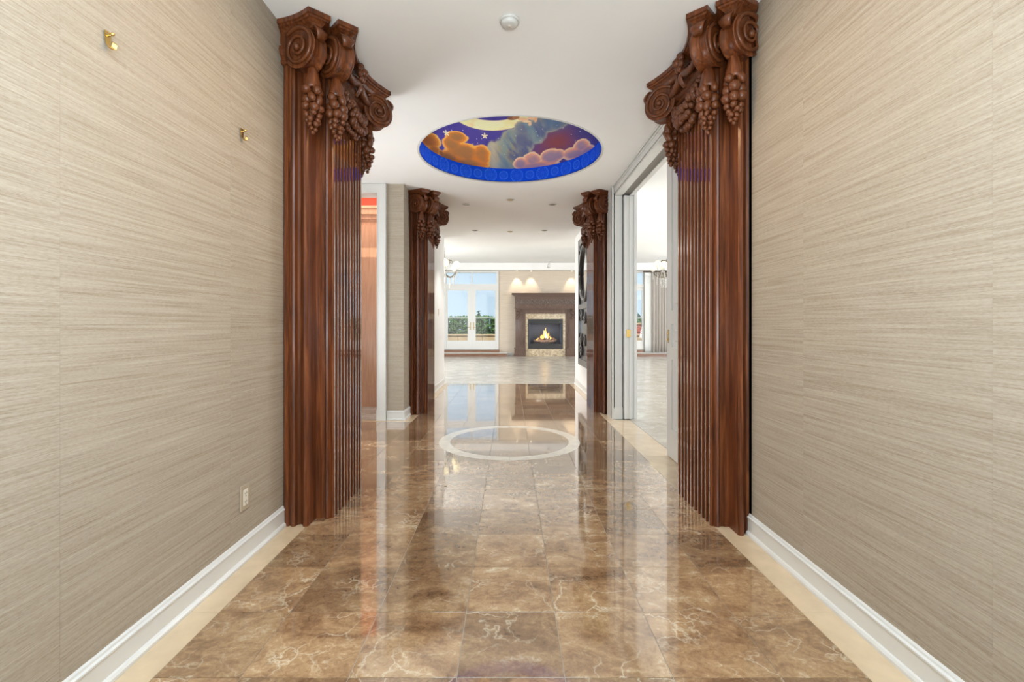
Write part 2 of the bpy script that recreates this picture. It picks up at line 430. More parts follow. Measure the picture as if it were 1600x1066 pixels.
MB().box(-1.425, -1.39, 7.45, 10.1, 0, H).build('plaster_face', 'wallwhite', cl)
cr = struct(MB().box(1.40, 1.66, 6.45, 10.1, 0, H).build('wall_corridor_right', 'wallwhite'), 'pale right wall of the corridor')
# living room and dining room shell
struct(MB().box(-6.2, -1.6, 10.0, 10.1, 0, HL).build('wall_living_near', 'wallwhite'))
lw = MB(); lw.box(-6.2, -6.0, 10.1, 11.5, 0, HL).box(-6.2, -6.0, 18.5, 19.3, 0, HL).box(-6.2, -6, 11.5, 18.5, 0, .4).box(-6.2, -6, 11.5, 18.5, 3.35, HL)
struct(lw.build('wall_living_left', 'wallwhite'))
rw = MB(); rw.box(9.8, 10, 3, 3.9, 0, HL).box(9.8, 10, 10.1, 11.6, 0, HL).box(9.8, 10, 18.4, 19.3, 0, HL).box(9.8, 10, 3.9, 10.1, 0, .3).box(9.8, 10, 3.9, 10.1, 3.05, HL).box(9.8, 10, 11.6, 18.4, 0, .4).box(9.8, 10, 11.6, 18.4, 3.35, HL)
struct(rw.build('wall_living_right', 'wallwhite'))
struct(MB().box(1.66, 10, 2.9, 3.0, 0, HL).build('wall_dining_near', 'wallwhite'))
# far wall with the two French door openings
DL0, DL1, DR0, DR1 = -2.64, -.44, 3.30, 5.50
wb = MB(); wb.box(-6.2, DL0, 19.2, 19.4, 0, HL).box(DL1, .78, 19.2, 19.4, 0, HL).box(2.10, DR0, 19.2, 19.4, 0, HL).box(.78, 2.10, 19.2, 19.4, 0, .44).box(.78, 2.10, 19.2, 19.4, 1.36, HL).box(DR1, 10, 19.2, 19.4, 0, HL)
for a, b2 in ((DL0, DL1), (DR0, DR1)): wb.box(a, b2, 19.2, 19.4, 0, .262).box(a, b2, 19.2, 19.4, 3.43, HL)
wbo = struct(wb.build('wall_back', 'paper_far'), 'far wall in pale beige grasscloth')
# red side room behind the left doorway
struct(MB().box(-3.3, -1.6, 7.68, 7.8, 0, 3.6).build('wall_side_room', 'red'), 'red painted wall of the side room')
struct(MB().box(-3.4, -1.4, 6.4, 7.8, 3.55, 3.65).build('ceiling_side_room', 'red'))

# ------------------------------------------------------------------ ceilings with the round dome
DC, DR_ = (0.01, 5.187), .982
cm = MB(); N = 96
inner = [(DC[0] + DR_ * math.cos(2 * PI * k / N), DC[1] + DR_ * math.sin(2 * PI * k / N)) for k in range(N)]
def sq(k):
    a = 2 * PI * k / N; c, s = math.cos(a), math.sin(a); q = 1.3 / max(abs(c), abs(s)); return (DC[0] + c * q, DC[1] + s * q)
outer = [sq(k) for k in range(N)]
cm.loft([[(x, y, H) for x, y in inner], [(x, y, H) for x, y in outer], [(x, y, H + .3) for x, y in outer], [(x, y, H + .3) for x, y in inner]], cap=False)
cm.f += [(k, (k + 1) % N, 3 * N + (k + 1) % N, 3 * N + k) for k in range(N)]; cm.sm += [True] * N
bx0, bx1, by0, by1 = DC[0] - 1.3, DC[0] + 1.3, DC[1] - 1.3, DC[1] + 1.3
cm.box(-3.4, bx0, -3.2, 6.4, H, H + .3).box(bx0, bx1, -3.2, by0, H, H + .3).box(bx0, 1.66, by1, 10.1, H, H + .3)
cm.box(bx1, 1.66, -3.2, by1, H, H + .3).box(-1.62, bx0, 6.4, 10.1, H, H + .3)
ce = struct(cm.build('ceiling', 'ceiling'), 'white ceiling of the hall')
struct(MB().box(-6.2, 1.66, 10.1, 11.3, H, HL + .1).box(1.66, 10, 2.9, 11.3, H, HL + .1).build('ceiling_corridor_end', 'ceiling'))
struct(MB().box(-6.2, 10, 11.3, 19.4, HL, HL + .2).build('ceiling_living', 'ceiling'), 'raised white ceiling of the living room')
so = struct(MB().box(-6.0, 9.8, 18.65, 19.2, 3.42, HL).build('trim_1', 'wallwhite'), 'white soffit above the far wall')

# ------------------------------------------------------------------ baseboards
def base_prof(x, d, zmax=.126):
    """profile points (offset from wall, z)"""
    return [(0, 0), (.026, 0), (.026, .012), (.021, .022), (.014, .026), (.014, .096), (.018, .100), (.018, .107), (.010, .112), (.008, .120), (.003, zmax), (0, zmax)]
def baseboard_y(name, x, s, y0, y1):
    pr = [(x + s * a, z) for a, z in base_prof(0, 0)]
    return struct(MB().loft([[(a, y0, z) for a, z in pr], [(a, y1, z) for a, z in pr]]).build(name, 'white'))
def baseboard_x(name, y, s, x0, x1):
    pr = [(y + s * a, z) for a, z in base_prof(0, 0)]
    return struct(MB().loft([[(x0, a, z) for a, z in pr], [(x1, a, z) for a, z in pr]]).build(name, 'white'))
baseboard_y('baseboard_left', -1.411, 1, -3, 2.95)
baseboard_y('baseboard_right', 1.436, -1, -3, 2.83)
baseboard_x('baseboard_vestibule', 6.238, -1, -1.614, -1.376)
baseboard_y('baseboard_vestibule_return', -1.391, 1, 6.215, 6.6)
baseboard_y('baseboard_corridor_left', -1.391, 1, 7.3, 10.1)
baseboard_y('baseboard_corridor_right', 1.40, -1, 7.36, 10.1)
baseboard_x('baseboard_living_back', 19.2, -1, -.25, .12)

# ------------------------------------------------------------------ carved pilasters
FRUIT = {}
def fruit_mesh(kind):
    if kind in FRUIT: return FRUIT[kind]
    mb = MB()
    if kind == 0: mb.ell((0, 0, 0), 1, 8, 6)
    elif kind == 1:   # lobed fruit
        R = []
        for j in range(7):
            ph = -PI / 2 + PI * (j if 0 < j < 6 else (.01 if j == 0 else 5.99)) / 6
            R.append([(math.cos(ph) * (1 + .14 * (-1) ** k) * math.cos(2 * PI * k / 12), math.cos(ph) * (1 + .14 * (-1) ** k) * math.sin(2 * PI * k / 12), math.sin(ph)) for k in range(12)])
        mb.loft(R, True)
    else: mb.ell((0, 0, 0), (.8, .8, 1.15), 8, 6)
    me = mb.mesh('fruit'); me.materials.append(M['woodcarve']); FRUIT[kind] = me
    return me
def fruit(parent, p, r):
    ob = link('fruit', fruit_mesh(random.choice((0, 0, 1, 2))), parent, at=p)
    ob.scale = (r, r, r * random.uniform(.9, 1.15)); ob.rotation_euler = (random.uniform(-.6, .6), random.uniform(-.6, .6), random.uniform(0, 6))
    return ob

def offset_poly(poly, d):
    n = len(poly); area_ = sum(poly[i][0] * poly[(i + 1) % n][1] - poly[(i + 1) % n][0] * poly[i][1] for i in range(n))
    sg = 1 if area_ > 0 else -1; res = []
    for i in range(n):
        p0, p1, p2 = Vector(poly[i - 1]), Vector(poly[i]), Vector(poly[(i + 1) % n])
        e1 = (p1 - p0).normalized(); e2 = (p2 - p1).normalized()
        n1 = Vector((e1.y, -e1.x)) * sg; n2 = Vector((e2.y, -e2.x)) * sg
        nn = (n1 + n2); nn = nn / max(.5, nn.length_squared / 2)
        res.append((p1.x + nn.x * d, p1.y + nn.y * d))
    return res

def arc(p0, p1, sag, n=8):
    """concave side between two plan points, bulging by sag along the left normal"""
    p0, p1 = Vector(p0), Vector(p1); e = p1 - p0; nn = Vector((-e.y, e.x)).normalized()
    return [tuple(p0 + e * (k / n) + nn * sag * 4 * (k / n) * (1 - k / n)) for k in range(1, n)]

def build_pilaster(s, da, dy, label, ao):
    """s = -1 left, +1 right.  plan points are (a, y): a = distance from the hall axis"""
    def X(a): return s * (a + da)
    def Y(y): return y + dy
    def PT(a, y, z): return (X(min(a, ao)), Y(y), z)
    def poly(ps):
        res = []
        for a, y in ps:
            q = (X(min(a, ao)), Y(y))
            if not res or (Vector(q) - Vector(res[-1])).length > 1e-5: res.append(q)
        return res
    root = thing('carved_pilaster', PT(1.27, 3.365, 0), label, 'pilaster', 'carved wooden pilasters of the hall')
    mirror = lambda ps: [(a, 6.73 - y) for a, y in reversed(ps)]
    ZT = 2.875
    # side boards with their mouldings, near and far
    board = [(1.46, 2.96), (1.405, 2.96), (1.395, 2.942), (1.372, 2.942), (1.368, 2.952), (1.360, 2.952), (1.354, 2.940), (1.342, 2.934), (1.330, 2.940),
             (1.324, 2.966), (1.310, 2.976), (1.292, 2.966), (1.284, 2.944), (1.272, 2.934), (1.258, 2.936), (1.249, 2.946), (1.249, 3.10), (1.46, 3.10)]
    for ps in (board, mirror(board)):
        MB().prism(poly(ps), 0, ZT).build('side_board', 'wood', root)
    # shaft with moulded front face
    front = [(1.46, 3.062), (1.222, 3.062), (1.216, 3.070), (1.196, 3.070), (1.190, 3.060), (1.180, 3.052), (1.170, 3.056), (1.164, 3.066), (1.158, 3.078), (1.150, 3.074), (1.142, 3.080), (1.142, 3.094), (1.162, 3.096)]
    back = mirror(front)
    MB().prism(poly(front + back), 0, ZT).build('shaft', 'wood', root)
    # raised fillets between the flutes of the hall face
    nf = 10; y0, y1 = 3.092, 3.638; pitch = (y1 - y0) / (nf - 1)
    fil = None
    for k in range(nf):
        yc = y0 + pitch * k
        if fil is None:
            mb = MB(); hw = .011
            pr = [(1.164, -hw - .002), (1.1415, -hw), (1.139, -hw + .0025), (1.139, hw - .0025), (1.1415, hw), (1.164, hw + .002)]
            mb.prism([(s * (a - 1.15), y) for a, y in pr], 0, ZT - .02)
            fil = mb.mesh('flute_fillet'); fil.materials.append(M['wood']); fil.materials.append(M['woodgloss'])
            for pg in fil.polygons: pg.material_index = 1 if -s * pg.normal.x > .95 else 0
        link('flute_fillet', fil, root, at=PT(1.15, yc, 0))
    # necking: astragal and echinus
    neck_m = [(1.46, 3.055), (1.135, 3.055), (1.135, 3.675), (1.46, 3.675)]
    neck_a = [(1.46, 2.93), (1.245, 2.93), (1.245, 3.11), (1.46, 3.11)]
    for nm, pl_ in (('neck', neck_m), ('neck', neck_a), ('neck', mirror(neck_a))):
        rings = []
        for off, z in ((-.01, 2.86), (.004, 2.864), (.012, 2.874), (.004, 2.884), (.0, 2.888), (.0, 2.896), (.02, 2.91), (.034, 2.935), (.03, 2.96), (.0, 2.975), (-.02, 3.03)):
            rings.append([(X(min(x, ao)), Y(y), z) for x, y in offset_poly(pl_, off)])
        MB().loft(rings).build(nm, 'wood', root)
    # abaci with concave sides
    ab_m = [(1.46, 3.02), (1.15, 2.99)] + [(1.036, 2.871), (.943, 2.957)] + arc((.943, 2.957), (.943, 3.773), -.115, 12) + [(.943, 3.773), (1.036, 3.859), (1.15, 3.74), (1.46, 3.71)]
    ab_a = [(1.46, 2.88)] + arc((1.46, 2.88), (1.17, 2.756), -.022, 6) + [(1.17, 2.756), (1.072, 2.847)] + arc((1.072, 2.847), (1.10, 3.05), -.03, 6) + [(1.10, 3.05), (1.46, 3.05)]
    for pl_ in (ab_m, ab_a, mirror(ab_a)):
        rings = []
        for off, z in ((-.062, 3.020), (-.050, 3.026), (-.048, 3.034), (-.040, 3.046), (-.024, 3.060), (-.012, 3.066), (-.010, 3.074), (.0, 3.078), (.0, 3.105)):
            rings.append([(X(min(x, ao)), Y(y), z) for x, y in offset_poly(pl_, off)])
        MB().loft(rings).build('abacus', 'wood', root)
    # volutes: scrolls on the diagonals
    def volute(cx, cy, dx, dy_, R=.136, wd=.105, zc=2.918):
        d = Vector((dx, dy_)).normalized(); p = Vector((-d.y, d.x))
        outl = []
        nS = 30
        for q in range(nS + 1):
            th = PI * .62 - (PI * 1.86) * q / nS
            r = R * (1.0 - .16 * q / nS)
            outl.append((r * math.cos(th), r * math.sin(th)))
        outl += [(-R * .75, R * .2), (-R * 1.2, R * .45), (-R * 1.2, R * .85)]
        rings = []
        for t, k in ((-.5, .98), (-.46, 1.0), (-.36, .965), (-.2, .91), (0, .895), (.2, .91), (.36, .965), (.46, 1.0), (.5, .98)):
            o = p * (t * wd)
            rings.append([PT(cx + d.x * u * k + o.x, cy + d.y * u * k + o.y, zc + v * k) for u, v in outl])
        vo = MB().loft(rings, True).build('volute', 'wood', root)
        for f in (-1, 1):
            mb = MB(); pts = []; rad = []
            for q in range(44):
                th = PI * .75 - 2 * PI * 2.15 * q / 43; r = R * .95 * (1 - .86 * (q / 43) ** .85)
                o = p * (f * (wd * .5 + .002 + .010 * (q / 43)))
                pts.append(PT(cx + d.x * r * math.cos(th) + o.x, cy + d.y * r * math.cos(th) + o.y, zc + r * math.sin(th))); rad.append(.0135 - .006 * q / 43)
            mb.tube(pts, rad, 6)
            o = p * (f * (wd * .5 + .012))
            mb.ell(PT(cx + o.x, cy + o.y, zc), .022, 8, 6)
            mb.build('scroll_ridge', 'woodcarve', vo)
        # tongue leaf between scroll and abacus
        mb = MB(); rings = []
        for q in range(7):
            t = q / 6; zz = 3.045 - .085 * t; out_ = .118 + .03 * math.sin(t * PI) - .02 * (1 - t); ww = (.020 + .026 * math.sin(PI * (.25 + .7 * t)))
            c = Vector((cx, cy)) + d * out_
            rings.append([PT(c.x + p.x * ww * math.cos(a) + d.x * .016 * math.sin(a) * (1 + .25 * math.cos(5 * a)), c.y + p.y * ww * math.cos(a) + d.y * .016 * math.sin(a) * (1 + .25 * math.cos(5 * a)), zz) for a in [2 * PI * k / 12 for k in range(12)]])
        mb.loft(rings, True).build('tongue_leaf', 'woodcarve', vo)
        # leaf in the eye of the scroll on the side of the necking
        return vo
    vs = [(1.248, 2.898, -1, -.45), (1.098, 2.998, -1, -.8), (1.06, 3.735, -1, 1), (1.248, 3.832, -1, .45)]
    for (a, y, da_, dy_) in vs:
        volute(a, y, da_, dy_)
    # hanging garlands of fruit under the volutes
    def garland(a, y, dx, dy_, ztop=2.80):
        d = Vector((dx, dy_)).normalized(); p = Vector((-d.y, d.x))
        mb = MB(); rings = []
        for q in range(8):
            t = q / 7; zz = ztop + .03 - .135 * t; hw = .026 + .030 * t; th = .022 + .020 * t
            rings.append([PT(a + p.x * hw * math.cos(g) + d.x * th * math.sin(g), y + p.y * hw * math.cos(g) + d.y * th * math.sin(g),
                             zz + (.014 * math.cos(4 * g) if q == 7 else 0)) for g in [2 * PI * k / 16 for k in range(16)]])
        mb.loft(rings, True)
        gb = mb.build('garland', 'wood', root)
        z = ztop - .115
        for nrow, r, hw, dz in ((4, .030, .044, .05), (3, .033, .040, .052), (4, .029, .042, .045), (4, .021, .038, .034), (5, .018, .034, .028), (4, .016, .026, .026), (3, .014, .016, .022), (1, .013, 0, .0)):
            for k in range(nrow):
                g = 2 * PI * (k + random.uniform(-.15, .15)) / max(1, nrow) + z * 37
                fruit(gb, PT(a + p.x * hw * math.cos(g) + d.x * hw * .7 * math.sin(g), y + p.y * hw * math.cos(g) + d.y * hw * .7 * math.sin(g), z + random.uniform(-.006, .006)), r * random.uniform(.9, 1.1))
            z -= dz
    garland(1.205, 2.905, -1, -1); garland(1.10, 3.02, -1, -1)
    garland(1.115, 3.725, -1, 1, 2.83); garland(1.205, 3.825, -1, 1)
    # fruit swag across the fluted face
    mb = MB(); pts = []
    for q in range(13):
        t = q / 12; pts.append(PT(1.125, 3.10 + .53 * t, 2.83 - .13 * 4 * t * (1 - t)))
    mb.tube(pts, [.012 + .035 * math.sin(PI * q / 12) for q in range(13)], 8)
    sw = mb.build('swag', 'woodcarve', root)
    for q in range(15):
        t = (q + .5) / 15; big = math.sin(PI * t)
        for k in range(4):
            g = PI * (.15 + .27 * k) + random.uniform(-.2, .2)
            rr = .02 + .05 * big
            fruit(sw, PT(1.120 - rr * math.sin(g), 3.10 + .53 * t + random.uniform(-.012, .012), 2.83 - .13 * 4 * t * (1 - t) + rr * 1.15 * math.cos(g) - .02 * big), (.016 + .012 * big) * random.uniform(.8, 1.2))
    # acanthus rosette in the middle of the abacus
    mb = MB(); c = (1.06, 3.365)
    mb.ell(PT(c[0] - .03, c[1], 3.035), .030)
    for k in range(7):
        g = 2 * PI * k / 7
        mb.ell(PT(c[0] - .012, c[1] + .045 * math.cos(g), 3.035 + .042 * math.sin(g)), (.022, .026, .026), 8, 5)
    rings = []
    for q in range(7):
        t = q / 6
        rings.append([PT(c[0] + .03 - .035 * math.sin(PI * t) + .018 * math.sin(g) * (1 - .6 * t), c[1] + (.04 - .022 * t) * math.cos(g) * (1 + .2 * math.sin(6 * g + t * 9)), 3.0 - .13 * t) for g in [2 * PI * k / 12 for k in range(12)]])
    mb.loft(rings, True)
    for sg in (-1, 1):
        pts = [PT(1.07, 3.365 + sg * (.03 + .2 * q / 8), 2.955 - .02 * math.sin(PI * q / 8) - .03 * q / 8) for q in range(9)]
        mb.tube(pts, [.026, .03, .024, .03, .022, .027, .02, .024, .016], 8)
    mb.build('rosette', 'woodcarve', root)
    return root
pl = build_pilaster(-1, 0, 0, 'carved dark oak pilaster against the left wall, in front', 1.409)
prt = build_pilaster(1, .11, -.127, 'carved dark oak pilaster against the right wall, in front', 1.324)
p3 = copy_tree(pl, None, (-.015, 3.655, 0)); tag(p3, 'carved dark oak pilaster farther back, beside the left doorway', 'pilaster')
p4 = copy_tree(prt, None, (-.05, 3.827, 0)); tag(p4, 'carved dark oak pilaster farther back, beside the right sliding door opening', 'pilaster')

# ------------------------------------------------------------------ painted dome
import numpy as np
ZD = H + .176
dome = thing('painted_dome', (DC[0], DC[1], H), 'round ceiling recess painted with night sky, clouds and moon', 'ceiling mural')
def mxy(cx, cy):           # survey sheet of the mural -> plan position on the disc
    D = 741 * (ZD - 1.25) / (508 - (160 + cy / 5)); return ((640 + cx / 5 - 796) * D / 741, D)
def sm(e0, e1, x): t = np.clip((x - e0) / (e1 - e0), 0, 1); return t * t * (3 - 2 * t)
NR, NA = 200, 420
rr = (np.arange(1, NR + 1) / NR) * (DR_ - .002)
aa = 2 * np.pi * np.arange(NA) / NA
RR, AA = np.meshgrid(rr, aa, indexing='ij')
PX = (DC[0] + RR * np.cos(AA)).ravel(); PY = (DC[1] + RR * np.sin(AA)).ravel()
rng = np.random.RandomState(3)
G_ = rng.rand(64, 64)
def vnoise(x, y):
    xi = np.floor(x).astype(int); yi = np.floor(y).astype(int); fx = x - xi; fy = y - yi
    fx = fx * fx * (3 - 2 * fx); fy = fy * fy * (3 - 2 * fy)
    g = lambda a, b2: G_[a % 64, b2 % 64]
    return (g(xi, yi) * (1 - fx) + g(xi + 1, yi) * fx) * (1 - fy) + (g(xi, yi + 1) * (1 - fx) + g(xi + 1, yi + 1) * fx) * fy
def fbm(x, y, o=4):
    s_ = 0; a = .5
    for k in range(o): s_ = s_ + a * vnoise(x * 2 ** k + 17 * k, y * 2 ** k + 5 * k); a *= .5
    return s_
def lin(c): c = np.array(c, float) / 255; return np.where(c < .04045, c / 12.92, ((c + .055) / 1.055) ** 2.4)
C = np.tile(lin((70, 62, 140)), (len(PX), 1))
def over(mask, c):
    global C
    c = np.asarray(c); c = c if c.ndim == 2 else np.tile(c, (len(PX), 1))
    C = C * (1 - mask[:, None]) + c * mask[:, None]
nz = fbm(PX * 5 + 3, PY * 3)
over(sm(.3, .65, nz) * .6, lin((50, 44, 128)))
over(sm(.1, .6, PX) * .8, lin((62, 70, 135)))
# brown red haze on the right, then the broad grey green cloud bank rising to the right
def cloud(blobs, jit, base, light, dark, soft=.05, dirv=(0.3, 1.0)):
    """blobs in survey sheet units (cx, cy, rx, ry)"""
    dmin = np.full(len(PX), 9.0)
    for cx, cy, rx, ry in blobs:
        x0, y0 = mxy(cx, cy); ex = abs(mxy(cx + rx, cy)[0] - x0); ey = abs(mxy(cx, cy + ry)[1] - mxy(cx, cy - ry)[1]) / 2
        q = np.sqrt(((PX - x0) / ex) ** 2 + ((PY - y0) / ey) ** 2)
        dmin = np.minimum(dmin, q)
    dmin = dmin + (fbm(PX * 14, PY * 7) - .47) * jit
    mask = 1 - sm(1 - soft, 1 + soft, dmin)
    t = np.clip(sm(.25, .95, dmin) * .75 + (fbm(PX * 8 + 9, PY * 4 + 2) - .45) * 1.1, 0, 1)[:, None]
    cc = lin(dark)[None] * (1 - t) + lin(base)[None] * t
    e = sm(.72, .98, dmin)[:, None]
    cc = cc * (1 - e) + lin(light)[None] * e
    over(mask, cc)
x0, y0 = mxy(1150, 310)
over(np.exp(-((PX - x0) / .26) ** 2 - ((PY - y0) / .42) ** 2) * .95, lin((128, 66, 68)))
x0, y0 = mxy(1000, 430)
over(np.exp(-((PX - x0) / .2) ** 2 - ((PY - y0) / .2) ** 2) * .8, lin((120, 62, 66)))
# crescent moon
mx0, my0 = mxy(640, 60); mr = .40
def ellm(cx, cy, rx, ry, f=.02):
    x0, y0 = mxy(cx, cy); ex = abs(mxy(cx + rx, cy)[0] - x0); ey = abs(mxy(cx, cy + ry)[1] - y0)
    q = np.sqrt(((PX - x0) / ex) ** 2 + ((PY - y0) / ey) ** 2); return 1 - sm(1 - f, 1 + f, q)
moon = ellm(640, 60, 330, 160) * (1 - ellm(650, 55, 240, 88))
over(moon, lin((250, 205, 150))); over(moon * sm(.35, .6, fbm(PX * 6, PY * 4)) * .6, lin((252, 226, 186)))
# cloud bank
bank = [(660, 430, 60, 105), (740, 430, 110, 120), (800, 330, 90, 110), (880, 300, 100, 110), (900, 210, 90, 70), (980, 230, 100, 100), (1060, 170, 130, 70), (870, 430, 70, 90), (1150, 160, 90, 50)]
cloud(bank, .42, (124, 132, 134), (150, 150, 138), (92, 98, 128), .10)
bm_ = np.zeros(len(PX))
for cx, cy, rx, ry in bank: bm_ = np.maximum(bm_, ellm(cx, cy, rx * .95, ry * .95, .25))
sx_, sy_ = PX * 9 - PY * 2.2, PX * 3.0 + PY * 1.2           # brush strokes rising to the right
st1 = fbm(sx_ + 4, sy_ * .8); st2 = fbm(sx_ * 1.4 + 31, sy_ * 1.1 + 7)
over(bm_ * sm(.46, .62, st1) * .75, lin((152, 146, 104)))
over(bm_ * sm(.50, .66, st2) * .75, lin((74, 84, 128)))
over(bm_ * sm(.50, .64, fbm(sx_ * .9 + 60, sy_ + 3)) * .6, lin((108, 138, 150)))
x0, y0 = mxy(650, 400); over(bm_ * np.exp(-((PX - x0) / .07) ** 2) * .55, lin((196, 186, 156)))
over(np.clip(np.exp(-((PX + .05 - .55 * (PY - 5.35)) / .07) ** 2) * sm(.4, .6, fbm(PX * 6, PY * 3)) * .7, 0, 1) * (1 - sm(.1, .35, PX)), lin((150, 140, 84)))
x0, y0 = mxy(1120, 150)
over(np.exp(-((PX - x0) / .14) ** 2 - ((PY - y0) / .2) ** 2) * .75, lin((84, 116, 150)))
over(np.exp(-((PX - mxy(1350, 230)[0]) / .1) ** 2 - ((PY - mxy(1350, 230)[1]) / .2) ** 2) * .7, lin((58, 62, 128)))
# golden clouds at the left, pale pink clouds at the right
cloud([(160, 300, 85, 65), (195, 370, 45, 45)], .35, (212, 138, 48), (236, 176, 92), (168, 104, 52))
cloud([(370, 275, 85, 48), (330, 330, 75, 70), (420, 400, 150, 80), (560, 420, 75, 85), (320, 430, 80, 60), (470, 480, 160, 60), (250, 400, 20, 30)], .35, (206, 122, 44), (240, 168, 78), (150, 104, 62))
cloud([(870, 480, 60, 50), (960, 450, 75, 55), (1100, 430, 90, 65), (1160, 410, 60, 45), (1345, 340, 65, 55), (1290, 400, 110, 50), (1020, 500, 200, 45), (1380, 390, 60, 60)], .35, (226, 156, 118), (246, 196, 160), (150, 128, 150))
# stars
def star(cx, cy, r0):
    x0, y0 = mxy(cx, cy); k = 2.4
    dx, dyy = (PX - x0), (PY - y0) / k; q = np.hypot(dx, dyy); a = np.arctan2(dyy, dx)
    over(1 - sm(-.004, .004, q - r0 * (.62 + .38 * np.cos(5 * a + 1.2))), lin((240, 206, 170)))
star(287, 240, .034); star(587, 262, .034)
for k in range(60):
    cx, cy = rng.uniform(120, 1450), rng.uniform(110, 420)
    x0, y0 = mxy(cx, cy); q = np.hypot(PX - x0, (PY - y0) / 2)
    isbg = (C[:, 2] > C[:, 0] * 1.15)
    over((1 - sm(.0025, .0065, q)) * isbg, lin((205, 195, 215)))
# small reclining figure on the bank, in flesh and brown tones
for (cx, cy, rx, ry, c_) in ((800, 125, 40, 14, (120, 84, 60)), (830, 118, 30, 14, (150, 106, 74)), (885, 132, 40, 12, (226, 176, 140)), (915, 150, 34, 9, (232, 190, 156)), (960, 122, 40, 16, (226, 180, 146)), (940, 168, 12, 16, (224, 176, 140)), (985, 135, 12, 22, (214, 166, 130))):
    over(ellm(cx, cy, rx, ry, .12), lin(c_))
vs = [(DC[0], DC[1], ZD)] + list(zip(PX.tolist(), PY.tolist(), [ZD] * len(PX)))
fs = [(0, 1 + (k + 1) % NA, 1 + k) for k in range(NA)]
for j in range(NR - 1):
    for k in range(NA):
        a = 1 + j * NA + k; b2 = 1 + j * NA + (k + 1) % NA
        fs.append((a, b2, b2 + NA, a + NA))
me = bpy.data.meshes.new('mural'); o0 = ORI[dome.name]
me.from_pydata([tuple((Vector(p) - o0) * U) for p in vs], [], fs)
ca = me.color_attributes.new('paint', 'FLOAT_COLOR', 'POINT')
buf = np.ones((len(vs), 4), dtype=np.float32); buf[1:, :3] = np.clip(C * 1.4, 0, .93); buf[0, :3] = C[:NA].mean(0)
ca.data.foreach_set('color', buf.ravel())
m, n, l, b = mat_new('mural_paint'); at_ = n.new('ShaderNodeAttribute'); at_.attribute_name = 'paint'
l.new(at_.outputs['Color'], b.inputs['Base Color']); b.inputs['Roughness'].default_value = .7; b.inputs['Specular IOR Level'].default_value = .15
me.materials.append(m); mural = link('mural', me, dome)
bk = MB(); bk.lathe(DC[0], DC[1], [(.01, ZD + .002), (DR_ + .05, ZD + .002), (DR_ + .05, ZD + .04), (.01, ZD + .04)], 48).build('backing', 'white', dome)
# blue band with a pattern of damask rosettes
NZ_, NB = 26, 720
vs, cols = [], []
base = lin((4, 74, 222)); lite = lin((70, 134, 245))
for j in range(NZ_):
    for k in range(NB):
        a = 2 * PI * k / NB; v = j / (NZ_ - 1)
        u = (k / NB * 36) % 1.0; big = int(k / NB * 36) % 2 == 0
        dx = (u - .5) * 1.0; dyy = (v - .5) * 1.0
        q = math.hypot(dx, dyy); g = math.atan2(dyy, dx)
        R0 = .46 if big else .30
        pat = 0
        if q < R0: pat = (.5 + .5 * math.cos(q * 60 + 2.4 * math.cos(8 * g))) * (.5 + .5 * math.cos(g * 12 + q * 20))
        if abs(q - R0) < .035: pat = .9
        if v < .07 or v > .94: pat = 0; 
        c = base * (1 - .55 * pat) + lite * .55 * pat
        if v < .05: c = lin((12, 44, 140))
        vs.append((DC[0] + (DR_ - .003) * math.cos(a), DC[1] + (DR_ - .003) * math.sin(a), H + .004 + (.172) * v)); cols.append((*c, 1))
fs = [(j * NB + k, j * NB + (k + 1) % NB, (j + 1) * NB + (k + 1) % NB, (j + 1) * NB + k) for j in range(NZ_ - 1) for k in range(NB)]
me = bpy.data.meshes.new('blue_band'); me.from_pydata([tuple((Vector(p) - o0) * U) for p in vs], [], fs)
ca = me.color_attributes.new('paint', 'FLOAT_COLOR', 'POINT'); ca.data.foreach_set('color', np.array(cols, dtype=np.float32).ravel())
me.polygons.foreach_set('use_smooth', [True] * len(fs))
me.materials.append(m); bb_ = link('blue_band', me, dome); bb_['label'] = 'blue patterned band'
mb = MB(); mb.lathe(DC[0], DC[1], [(DR_ - .002, H - .003), (DR_ + .02, H - .003), (DR_ + .02, H + .001), (DR_ - .002, H + .001)], 96)
mb.f = mb.f[:-2]; mb.sm = mb.sm[:-2]
mb.build('rim', 'white', dome)

